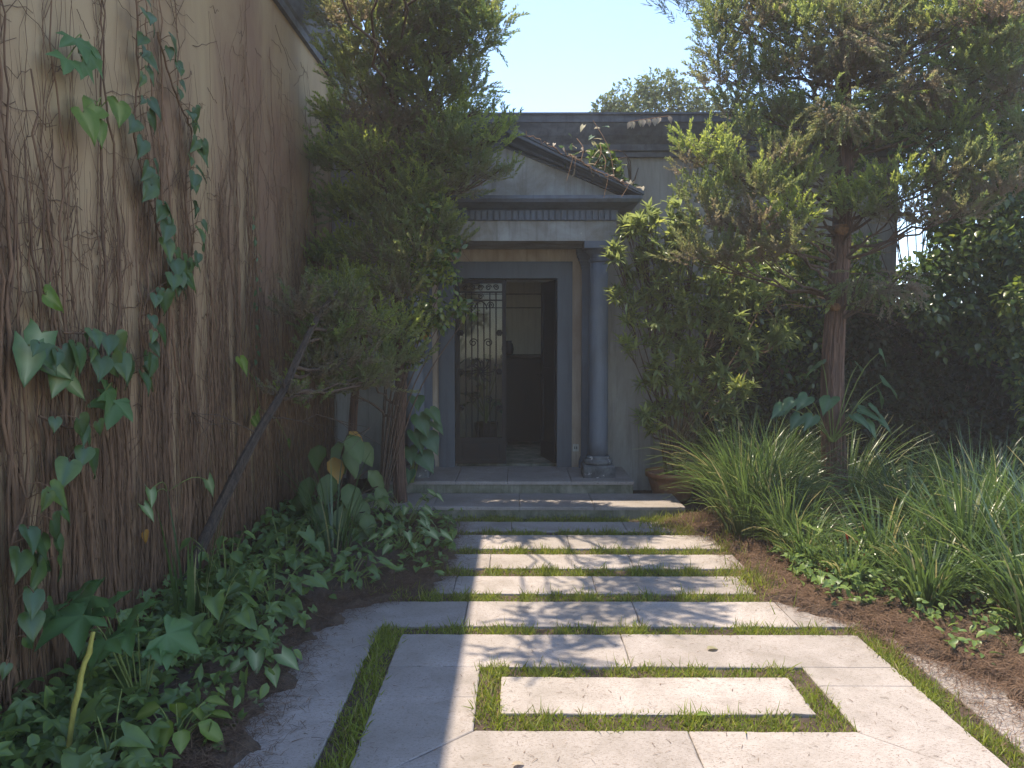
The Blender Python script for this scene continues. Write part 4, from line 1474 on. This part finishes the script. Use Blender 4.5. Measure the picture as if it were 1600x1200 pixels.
for label, spots, mat, sz in (('cluster of bright green lobed leaves high on the left of the wall', [(118, 60), (105, 92), (140, 82), (128, 98)], 'lobed', .12),
                              ('yellow-green leaf pair below the bright lobed cluster on the wall', [(150, 165), (130, 175), (185, 160), (148, 190)], 'lime', .14),
                              ('pale striped leaves above the broad-leaved vine at the left edge', [(45, 540), (60, 560), (95, 570), (100, 590), (65, 520)], 'varieg', .17),
                              ('single yellow-green leaf lit high on the left wall', [(72, 460)], 'lime', .13),
                              ('broad green leaf pair at the end of the broad-leaved vine', [(165, 610), (180, 625)], 'lobed', .14),
                              ('small lime leaves halfway up the leaning stem', [(375, 560), (395, 655), (400, 650), (450, 690)], 'lime', .12),
                              ('small pale leaves low on the middle of the creeper wall', [(235, 765), (225, 790), (325, 750)], 'varieg', .11)):
    root = thing('wall_seedling', label, 'vine', 'leaf tufts on the creeper wall')
    sa = Acc()
    c = atx(sum(p[0] for p in spots) / len(spots), sum(p[1] for p in spots) / len(spots), WX + .03)
    for px, py in spots:
        p = atx(px, py, WX + .11)
        sa.tube(curve([c, c.lerp(p, .5) + Vector((.02, 0, .05)), p], 7), .0028, 5, .3, False)
        put_leaf(root, 'lobed' if mat in ('lobed',) else ('arrow' if mat == 'varieg' else 'heart'), mat, p, (random.uniform(0, .5), random.uniform(-.8, .8), -random.uniform(.2, .8)), (1, -.5, .6), sz * random.uniform(.85, 1.1))
    sa.obj('stalk', 'stem_green', root, True)
root = thing('wall_seedling', 'small orange dying leaf on the lower creeper wall', 'leaf', 'leaf tufts on the creeper wall')
put_leaf(root, 'heart', 'orange', atx(226, 832, WX + .06), (.2, .2, -1), (1, -.4, .4), .07)


# ================================================================== BED PLANTS
def plant(name, label, base, leaves, shape, mat, cat='plant', group=None, stalk='stem_green', sr=.004, drop=.5):
    """leaves: (position, size[, material]); stalks rise from base to each leaf"""
    root = thing(name, label, cat, group)
    sa = Acc()
    base = Vector(base)
    for p, sz, *mm in leaves:
        p = Vector(p)
        b = base + Vector((random.uniform(-.02, .02), random.uniform(-.02, .02), 0))
        out = Vector((p.x - base.x, p.y - base.y, 0))
        out = out.normalized() if out.length > .01 else Vector((random.uniform(-1, 1), random.uniform(-1, 1), 0)).normalized()
        P = curve([b, b.lerp(p, .6) + Vector((0, 0, .3 * (p.z - b.z) * .5)), p], 8)
        sa.tube(P, np.linspace(sr, sr * .5, 8), 5, .2, False)
        d = out + Vector((random.uniform(-.35, .35), random.uniform(-.35, .35), -drop * random.uniform(.4, 1.4)))
        put_leaf(root, shape, mm[0] if mm else mat, p, d, Vector((random.uniform(-.3, .3), -.45 + random.uniform(-.2, .2), 1)), sz)
    sa.obj('stalk', stalk, root, True)
    return root


def tuft(base, n, spread, h0, h1, s0, s1):
    out = []
    for k in range(n):
        t = k * 2.4 + random.uniform(-.5, .5)
        r = spread * (.25 + .75 * random.random())
        out.append(((base[0] + r * math.cos(t), base[1] + r * math.sin(t), random.uniform(h0, h1)), random.uniform(s0, s1)))
    return out


b = (-1.62, 3.2, .03)
lv = [(at(px, py, D), s) for px, py, D, s in [(145, 930, 3.15, .2), (175, 945, 3.2, .2), (130, 960, 3.05, .2), (90, 955, 3.1, .12), (130, 920, 3.35, .13), (215, 960, 3.2, .17), (200, 985, 3.15, .16), (260, 990, 3.25, .17), (240, 1010, 3.2, .12), (165, 1000, 3.0, .13)]]
plant('lobed_seedling', 'upright plant with big hand-shaped green leaves against the creeper wall', b, lv, 'lobed', 'lobed', drop=.5)
a = Acc()
P = curve([at(98, 1215, 2.75), at(115, 1110, 2.8), at(135, 1030, 2.85), at(146, 985, 2.88)], 12)
P[0][2] = -.02
P += RNG.normal(0, .003, P.shape)
a.tube(P, np.linspace(.011, .0085, 12) * RNG.uniform(.85, 1.2, 12), 8, .1)
tag(a.obj('cut_stalk', 'stem_yellow', None, True), 'thick bare yellow-green stalk standing in front of the hand-shaped leaves', 'stalk')
plant('bed_plant', 'bright green plant with pointed leaflets at the bottom of the left bed', (-1.36, 2.95, .02), [(at(px, py, D), s) for px, py, D, s in [(250, 1105, 2.95, .13), (275, 1100, 3.0, .13), (300, 1110, 3.0, .13), (320, 1095, 3.05, .12), (265, 1125, 2.9, .13), (310, 1130, 2.95, .13), (285, 1140, 2.85, .1), (235, 1110, 3.0, .1), (330, 1115, 3.05, .1)]], 'ovate', 'lime')
plant('bed_plant', 'mid-green plant of serrated leaves in the bottom left corner', (-1.5, 2.72, .02), tuft((-1.5, 2.72), 12, .2, .12, .3, .09, .14), 'tri', 'bed')
plant('arrowhead_plant', 'white-veined arrowhead plant at the foot of the yellow stalk', (-1.72, 2.95, .02), [(at(px, py, D), s) for px, py, D, s in [(125, 1110, 3.0, .17), (118, 1150, 2.9, .12), (30, 1080, 3.0, .13), (15, 1060, 3.05, .12), (55, 1150, 2.9, .13)]], 'arrow', 'varieg')
plant('arrowhead_plant', 'striped arrowhead leaves leaning over the litter beside the left border slab', (-1.3, 3.75, .03), [(at(px, py, D), s) for px, py, D, s in [(400, 1020, 3.65, .12), (440, 1022, 3.65, .12), (425, 1045, 3.55, .11), (375, 1035, 3.6, .1), (372, 1075, 3.4, .08)]], 'arrow', 'varieg')
plant('bed_plant', 'bushy green plant in front of the creeper wall beside the spiky blades', (-1.62, 3.95, .03), tuft((-1.6, 3.95), 20, .26, .12, .42, .09, .14), 'tri', 'bed')
plant('bed_plant', 'low dark-leaved plant at the base of the leaning stem', (-1.75, 4.55, .03), tuft((-1.72, 4.55), 22, .26, .1, .5, .08, .12), 'ovate', 'bed')
plant('bed_plant', 'leafy plant with drooping pale leaves right of the leaning stem', (-1.45, 4.5, .03), tuft((-1.42, 4.45), 18, .26, .1, .34, .09, .13), 'arrow', 'bed')
plant('bed_plant', 'dense green bed plant midway along the wall foot', (-1.6, 5.2, .03), tuft((-1.58, 5.2), 24, .3, .1, .42, .08, .12), 'tri', 'bed')
plant('bed_plant', 'low spreading plant nearest the litter strip midway along the left bed', (-1.1, 5.0, .03), tuft((-1.1, 5.0), 18, .25, .06, .2, .08, .11), 'arrow', 'bed')
plant('arrowhead_plant', 'striped arrowhead patch beside the third stepping slab', (-.85, 5.75, .03), tuft((-.85, 5.75), 22, .3, .06, .24, .08, .12), 'arrow', 'varieg')
plant('arrowhead_plant', 'striped arrowhead patch in front of the left juniper trunk', (-.95, 6.5, .03), tuft((-.92, 6.45), 26, .34, .08, .34, .08, .12), 'arrow', 'varieg')
plant('arrowhead_plant', 'dark arrowhead patch at the left end of the porch steps', (-1.3, 6.2, .03), tuft((-1.3, 6.2), 22, .3, .1, .4, .09, .13), 'arrow', 'bed')
plant('oval_leaf_shrub', 'big drooping oval-leaved shrub with an orange leaf by the wall', (-1.6, 6.45, .02),
      [(at(px, py, D), s, *m) for px, py, D, s, *m in [(530, 690, 6.3, .27), (500, 695, 6.3, .25), (540, 700, 6.2, .26), (560, 690, 6.35, .24), (545, 675, 6.4, .2, 'orange'), (520, 715, 6.2, .22, 'orange'), (485, 745, 6.2, .25), (515, 740, 6.1, .26), (545, 755, 6.1, .28),
                                                         (575, 735, 6.3, .24), (500, 785, 6.1, .25), (535, 790, 6.0, .26), (560, 780, 6.1, .24), (515, 810, 6.0, .23), (545, 680, 6.1, .25), (480, 770, 6.3, .24), (555, 825, 5.95, .2), (530, 835, 5.9, .2), (590, 760, 6.2, .2), (570, 800, 6.0, .22)]],
      'ovate', 'oval', cat='shrub', stalk='twig', sr=.009, drop=1.5)
plant('philodendron', 'glossy split-leaf climber on the left column behind the juniper trunk', (-1.05, 7.6, FL), [(at(px, py, D), s) for px, py, D, s in [(655, 650, 7.5, .24), (672, 640, 7.5, .2), (648, 675, 7.5, .24), (668, 680, 7.5, .22), (660, 710, 7.5, .22), (640, 700, 7.5, .18), (650, 620, 7.5, .18), (640, 735, 7.4, .16), (678, 660, 7.5, .16)]],
      'heart', 'philo', cat='climber', drop=1.3, sr=.006)
plant('philodendron', 'broad glossy leaves climbing the right juniper trunk', at(1300, 690, 6.48), [(at(px, py, D), s) for px, py, D, s in [
    (1262, 620, 6.35, .17), (1240, 625, 6.3, .17), (1225, 635, 6.3, .16), (1250, 650, 6.25, .15), (1270, 650, 6.25, .15), (1298, 622, 6.35, .2), (1345, 640, 6.4, .2), (1360, 635, 6.45, .17), (1335, 650, 6.3, .19), (1375, 655, 6.4, .17), (1355, 660, 6.35, .16),
    (1285, 568, 6.55, .2), (1340, 570, 6.6, .14), (1375, 550, 6.6, .14), (1380, 595, 6.6, .22), (1372, 610, 6.6, .2)]], 'heart', 'philo', cat='climber', sr=.006, drop=.8)
M['red'] = leaf_mat('red_petal', [(0, (.45, .05, .03)), (1, (.55, .12, .05))], 0.3, 0.5, 0.3)
fl = thing('flowering_plant', 'low green plant with small red flowers at the right end of the stepping slabs', 'plant')
sa = Acc()
for k in range(34):
    x, y = random.uniform(1.95, 2.45), random.uniform(4.95, 5.6)
    z = random.uniform(.12, .34)
    sa.tube(curve([(x, y, .0), (x + .02, y, z * .6), (x + .04, y - .02, z)], 6), .0025, 4, .2, False)
    if k % 3:
        put_leaf(fl, 'ovate', 'lime', (x + .04, y - .02, z), (random.uniform(-1, 1), random.uniform(-1, 1), -.2), (0, -.4, 1), random.uniform(.05, .09))
    else:
        put_leaf(fl, 'lance', 'red', (x + .04, y - .02, z), (random.uniform(-.4, .4), -.3, -1), (0, -1, .2), random.uniform(.05, .08), 'flower')
sa.obj('stalk', 'stem_green', fl)


# strap-leaved clumps
def strap(name, label, c, n, h, rad, width=.011, cat='grass clump', group='strap-leaved grass clumps right of the path', lean=1.0, mat='clump', z0=.02):
    root = thing(name, label, cat, group)
    root.location = (c[0], c[1], z0)
    acc = Acc()
    segs = 7
    for _ in range(n):
        t = RNG.uniform(0, 6.283)
        r0 = rad * .55 * math.sqrt(RNG.random())
        if n > 100 and RNG.random() < .5:
            r0 = r0 * .6
        L = h * RNG.uniform(.6, 1.25)
        ln = lean * RNG.uniform(.1, 1.0) ** .8
        d = np.array([math.cos(t), math.sin(t)])
        s = np.linspace(0, 1, segs)
        ang = math.radians(86) - ln * (math.radians(20) + math.radians(95) * s ** 1.5)
        dx = np.concatenate([[0], np.cumsum(np.cos(ang[:-1]))]) * L / (segs - 1)
        dz = np.concatenate([[0], np.cumsum(np.sin(ang[:-1]))]) * L / (segs - 1)
        P = np.stack([d[0] * (r0 + dx), d[1] * (r0 + dx), np.maximum(dz, -.01 + .0 * dz)], -1)
        side = np.array([-d[1], d[0], 0]) * width * RNG.uniform(.6, 1.2)
        tw = RNG.normal(0, .5)
        side = side * math.cos(tw) + np.array([0, 0, 1]) * width * math.sin(tw) * .6
        w = (1 - s ** 3)[:, None] * .9 + .05
        V = np.concatenate([P - side * w, P + side * w + np.array([0, 0, .002])])
        q = np.array([(k, k + segs, k + segs + 1, k + 1) for k in range(segs - 1)])
        acc.add(V, [q], 1.1 if RNG.random() < .07 else float(np.clip(RNG.normal(.42, .22), 0, .95)))
    acc.obj('blades', mat, root, True)
    return root


for c, n, h, rad, lb in [((2.0, 6.75), 330, .95, .4, 'large strap-leaved clump nearest the terracotta pot'), ((2.12, 6.5), 300, .8, .4, 'strap-leaved clump just left of the right juniper trunk'),
                         ((2.42, 7.1), 320, .95, .4, 'tall strap-leaved clump behind the right juniper trunk on its left'), ((3.0, 6.95), 240, .85, .35, 'strap-leaved clump just right of the right juniper trunk'),
                         ((3.15, 6.15), 240, .75, .35, 'lit strap-leaved clump in front and right of the juniper trunk'), ((2.12, 5.6), 110, .42, .25, 'short thin strap-leaved clump in front of the juniper trunk'),
                         ((2.95, 5.0), 170, .85, .35, 'arching strap-leaved clump reaching towards the right border slab'), ((3.55, 5.6), 200, .85, .35, 'strap-leaved clump in the shade at the right edge'),
                         ((2.95, 4.35), 110, .75, .3, 'broad arching clump nearest the viewer at the right edge'), ((3.9, 6.5), 190, .85, .35, 'dark strap-leaved clump against the board fence'), ((4.4, 5.7), 170, .9, .35, 'farthest right strap-leaved clump cut by the frame'),
                         ((2.05, 5.35), 60, .4, .2, 'small grassy tuft beside the second stepping slab'),
                         ((2.5, 5.2), 110, .6, .3, 'mid-height clump between the juniper trunk and the right border slab'), ((3.4, 4.75), 120, .8, .3, 'strap-leaved clump behind the broad arching one at the right edge'),
                         ((3.15, 5.45), 130, .7, .3, 'lit clump to the right of the juniper trunk base, behind the flowers'),
                         ((1.92, 6.3), 200, .75, .35, 'low arching clump leaning over the ends of the upper stepping slabs'), ((2.1, 5.9), 150, .6, .3, 'soft clump beside the middle stepping slab on the right'),
                         ((2.6, 4.7), 70, .5, .25, 'thin young clump in the litter by the corner of the border slabs'), ((3.7, 5.1), 150, .9, .35, 'tall clump standing behind the right-edge clumps'),
                         ((2.18, 4.98), 70, .42, .2, 'short clump at the end of the nearest stepping slab'), ((2.45, 4.55), 80, .5, .25, 'low clump arching over the litter behind the corner of the right grass strip'),
                         ((2.78, 4.0), 80, .5, .25, 'low clump in the litter beside the right border slab'), ((3.2, 3.9), 110, .7, .3, 'nearest arching clump at the right frame edge')]:
    strap('grass_clump', lb, c, int(n * 1.5), h, rad, .0072 if c[1] > 5.2 else .0095, lean=1.15)
strap('spiky_plant', 'stiff upright blades standing in the left bed before the creeper wall', (-1.72, 3.95), 16, .78, .14, .013, 'plant', None, .16, 'clump')
strap('spiky_plant', 'loose sheaf of long pale blades beside the oval-leaved shrub', (-1.35, 5.55), 44, .75, .2, .008, 'plant', None, .6, 'clump')

# low mixed ground cover in the beds: one mass
a = Acc()


def cover(n, xr, yr, hr, size, tpl, tone):
    X = RNG.uniform(*xr, n)
    Y = RNG.uniform(*yr, n)
    Z = RNG.uniform(*hr, n)
    d = RNG.normal(0, 1, (n, 3)) * np.array([1, 1, .4]) + np.array([.2, -.3, -.2])
    R = frames(d, np.array([.2, -.4, 1.0]) + RNG.normal(0, .35, (n, 3)))
    a.inst(tpl[0], tpl[1], R, np.stack([X, Y, Z], -1), RNG.uniform(.6, 1.3, n) * size, np.clip(RNG.normal(tone, .22, n), 0, 1), tpl[2])


def cover_h(n, xr, yr, hr, size, tpl, tone):
    for k in range(6):
        xm = xr[0] + (xr[1] - xr[0]) * (k + 1) / 6
        f = 1 - k / 8
        cover(n // 6, (xr[0], xm), yr, (hr[0], hr[0] + (hr[1] - hr[0]) * f), size, tpl, tone)


cover_h(780, (-2.0, -1.2), (2.3, 4.6), (.03, .32), .066, T_LOBED, .55)
cover_h(600, (-2.0, -1.15), (2.3, 4.8), (.03, .25), .066, T_ARROW, .5)
cover_h(700, (-2.0, -1.1), (2.3, 5.0), (.03, .26), .058, T_OVATE, .55)
cover_h(760, (-2.0, -.75), (4.8, 7.0), (.03, .3), .066, T_ARROW, .5)
cover_h(640, (-2.0, -.9), (4.6, 7.0), (.03, .36), .066, T_OVATE, .45)
cover(160, (-.85, -.5), (5.2, 6.9), (.03, .12), .06, T_ARROW, .6)
cover(900, (1.95, 3.6), (4.5, 6.2), (.02, .26), .055, T_OVATE, .6)
cover(700, (1.85, 2.9), (4.5, 5.7), (.06, .2), .05, T_TRI, .65)
cover(500, (2.2, 3.3), (3.7, 5.0), (.06, .2), .05, T_OVATE, .6)
cover(420, (2.5, 3.2), (3.3, 4.5), (.05, .18), .045, T_OVATE, .85)
cover(300, (2.4, 4.8), (5.0, 8.0), (.02, .3), .06, T_OVATE, .4)
tag(a.obj('ground_cover', 'bed', None, True), 'low mixed green ground cover filling the planting beds', 'ground cover', kind='stuff')

# turf in the joints
a = Acc()
tv = []
segs = 4
s = np.linspace(0, 1, segs)
w = np.array([.05, .045, .032, .003])
B = np.concatenate([np.stack([-w, .25 * s ** 2, s], -1), np.stack([w, .25 * s ** 2, s], -1)])
BQ = [np.array([(k, k + segs, k + segs + 1, k + 1) for k in range(segs - 1)])]
for x0, x1, y0, y1 in STRIPS:
    area = (x1 - x0) * (y1 - y0)
    n = int(area * 15000)
    X, Y = RNG.uniform(x0 - .012, x1 + .012, n), RNG.uniform(y0 - .004, y1 + .008, n)
    pat = np.sin(X * 13 + Y * 5) * np.sin(X * 5.3 - Y * 9 + 2) + .5 * np.sin(X * 31 + 1.3 * Y)
    keep = RNG.random(n) < np.clip(.75 + .4 * pat, .15, 1)
    X, Y, pat = X[keep], Y[keep], pat[keep]
    n = len(X)
    up = np.stack([RNG.normal(0, .55, n), RNG.normal(0, .55, n), np.ones(n)], -1)
    Z = up / np.linalg.norm(up, axis=1)[:, None]
    Yd = np.cross(Z, rdir(n))
    Yd /= np.linalg.norm(Yd, axis=1)[:, None]
    R = np.stack([np.cross(Yd, Z), Yd, Z], -1)
    hgt = np.clip(RNG.gamma(3.2, .0095, n) * (1 + .35 * pat), .012, .1)
    S = np.stack([np.full(n, .055) * RNG.uniform(.7, 1.3, n), hgt, hgt], -1)
    a.inst(B, BQ, R, np.stack([X, Y, np.full(n, -.018)], -1), S, np.clip(RNG.normal(.5, .24, n), 0, 1))
for cx, cy, rx, ry, n in [(1.45, 6.72, .3, .25, 900), (1.62, 5.15, .18, .35, 500), (1.72, 6.1, .15, .3, 300), (-.9, 4.85, .3, .1, 250), (1.66, 7.0, .25, .12, 450)]:
    X, Y = RNG.normal(cx, rx * .5, n), RNG.normal(cy, ry * .5, n)
    up = np.stack([RNG.normal(0, .5, n), RNG.normal(0, .5, n), np.ones(n)], -1)
    Z = up / np.linalg.norm(up, axis=1)[:, None]
    Yd = np.cross(Z, rdir(n))
    Yd /= np.linalg.norm(Yd, axis=1)[:, None]
    hgt = np.clip(RNG.gamma(3.5, .017, n), .02, .16)
    a.inst(B, BQ, np.stack([np.cross(Yd, Z), Yd, Z], -1), np.stack([X, Y, np.full(n, .0)], -1), np.stack([np.full(n, .06), hgt, hgt], -1), np.clip(RNG.normal(.6, .24, n), 0, 1))
tag(a.obj('joint_grass', 'turf', None, True), 'short green grass growing in the joints between the pale slabs', 'grass', kind='stuff')

# needle litter
a = Acc()
NT = np.array([(-.5, 0, 0), (.5, 0, 0), (.35, .5, .06), (-.35, .5, .06), (.2, 1, .0), (-.2, 1, .0)], float)
NF = [np.array([(0, 1, 2, 3), (3, 2, 4, 5)])]


def litter(X, Y, Z, smin, smax, tilt=.12):
    n = len(X)
    t = RNG.uniform(0, 6.283, n)
    d = np.stack([np.cos(t), np.sin(t), RNG.normal(0, tilt, n)], -1)
    R = frames(d, np.array([0, 0, 1.0]) + RNG.normal(0, .2, (n, 3)))
    L = RNG.uniform(smin, smax, n)
    S = np.stack([RNG.uniform(.0016, .0036, n), L, L], -1)
    a.inst(NT, NF, R, np.stack([X, Y, Z], -1), S, np.clip(RNG.normal(.5, .25, n), 0, 1))


for side, tab, cnt in ((-1, LB, 24000), (1, RB, 30000)):
    Y = RNG.uniform(2.3, 7.0, cnt)
    X = lerp_table(tab, Y) + side * (.17 + RNG.normal(0, .13, cnt))
    litter(X, Y, np.maximum(bed_h(X, Y, side), .002) + RNG.uniform(.002, .02, cnt), .025, .085, .18)
n = 6000
X, Y = RNG.uniform(2.0, 2.9, n), RNG.uniform(2.3, 4.8, n)
litter(X, Y, np.maximum(bed_h(X, Y, 1), .002) + RNG.uniform(.002, .02, n), .03, .1, .18)
n = 1500
litter(RNG.uniform(-1.2, 2.1, n), RNG.uniform(2.4, 7.6, n), np.full(n, .004), .01, .04, .02)
tag(a.obj('needle_litter', 'needle'), 'reddish brown needle litter drifting over the slab edges', 'litter', kind='stuff')

# single fallen leaves and twigs
for k, (px, py, mat, sz, lb) in enumerate([(1090, 1118, 'lime', .07, 'yellow fallen leaf lying in the grass below the inner slab'), (1105, 1014, 'dryleaf', .07, 'curled dry leaf on the slab right of the path centre'),
                                           (800, 1195, 'dryleaf', .05, 'small dry leaf at the bottom edge of the paving'), (345, 1185, 'dryleaf', .07, 'pale fallen leaf in the litter at the lower left')]):
    x, y, z = ray(px, py)
    D = (.012 - EYE) / z
    o = put_leaf(None, 'ovate', mat, Vector((x * D, y * D, .014)), (1, .4, .1), (0, 0, 1), sz, 'fallen_leaf')
    tag(o, lb, 'leaf', 'fallen leaves')
o = put_leaf(None, 'lobed', 'orange', at(663, 520, 6.9), (.1, -.2, -1), (0, -1, .3), .08, 'hanging_leaf')
tag(o, 'orange dead leaf caught at the edge of the left juniper', 'leaf')

# creeper over the pediment
root = thing('pediment_vine', 'dry straggling vine with pale leaves along the right slope of the pediment', 'vine')
sa = Acc()
e0, e1 = at(815, 211, 7.6), at(998, 303, 7.6)
for k in range(3):
    t0 = random.uniform(0, .6)
    t1 = min(1, t0 + random.uniform(.3, .7))
    P = np.array([tuple(e0.lerp(e1, t)) for t in np.linspace(t0, t1, 14)])
    P += RNG.normal(0, .012, P.shape)
    P[:, 2] += .035
    sa.tube(P, .0045, 5, .5, False)
for k in range(7):
    p = e0.lerp(e1, random.uniform(.4, 1)) + Vector((0, -.03, .02))
    L = random.uniform(.06, .25)
    sa.tube(curve([p, p + Vector((random.uniform(-.03, .06), -.03, -.02)), p + Vector((random.uniform(-.08, .08), -.03, -L))], 7), .0028, 4, .5, False)
for k in range(4):
    p = e0.lerp(e1, .5 + .1 * k) + Vector((0, .05, .02))
    q = at(random.uniform(900, 940), random.uniform(185, 240), 7.8)
    sa.tube(curve([p, p.lerp(q, .5) + Vector((.05, 0, .02)), q], 8), .004, 4, .4, False)
sa.obj('stems', 'creeper', root)
for k in range(60):
    if k < 34:
        p = e0.lerp(e1, random.uniform(.1, 1)) + Vector((random.uniform(-.02, .06), random.uniform(-.05, .2), random.uniform(.02, .1)))
    else:
        p = at(random.uniform(880, 945), random.uniform(195, 265), random.uniform(7.65, 7.95))
    put_leaf(root, random.choice(['ovate', 'arrow']), random.choice(['dryleaf', 'dryleaf', 'heart']), p, (random.uniform(-1, 1), random.uniform(-1, .3), random.uniform(-1, .3)), (random.uniform(-.4, .4), random.uniform(-.6, .3), 1), random.uniform(.04, .085))
S = []
for px, py, D, r, n in [(950, 265, 8.1, .12, 60), (965, 285, 8.2, .1, 40), (940, 245, 8.1, .1, 40), (985, 300, 8.3, .08, 24)]:
    S.append((at(px, py, D), r, n))
creeper('roof_creeper', 'dark leafy creeper tuft between the pediment slope and the house wall', [tuple(at(985, 300, 8.45))], S, .08, T_OVATE, .35)
root = thing('cornice_vine', 'short row of pale leaves hanging from the flat roof cornice', 'vine')
sa = Acc()
P = curve([at(985, 190, 8.28), at(1010, 186, 8.27), at(1045, 181, 8.27)], 10)
sa.tube(P, .004, 4, .4, False)
sa.obj('stem', 'creeper', root)
for k in range(16):
    p = Vector(P[random.randrange(10)])
    put_leaf(root, 'ovate', 'dryleaf', p, (random.uniform(-.5, .5), -.5, -1), (0, -1, .6), random.uniform(.05, .09))


# ================================================================== HAZE, ADDED TO LIFT THE SHADOWS
a = Acc()
a.box(-72, 72, -52, 92, -1.05, 8.6)
hz = bpy.data.objects.new('haze', a.mesh('haze'))
COL.objects.link(hz)
m = bpy.data.materials.new('haze')
m.use_nodes = True
nt = m.node_tree
nt.nodes.remove(nt.nodes['Principled BSDF'])
pv = nt.nodes.new('ShaderNodeVolumePrincipled')
pv.inputs['Color'].default_value = (.95, .9, .86, 1)
pv.inputs['Density'].default_value = 0.0045
pv.inputs['Anisotropy'].default_value = 0.2
nt.links.new(pv.outputs[0], nt.nodes['Material Output'].inputs['Volume'])
hz.data.materials.append(m)
tag(hz, 'thin pale haze volume added to lift the shadows', 'haze', kind='stuff')
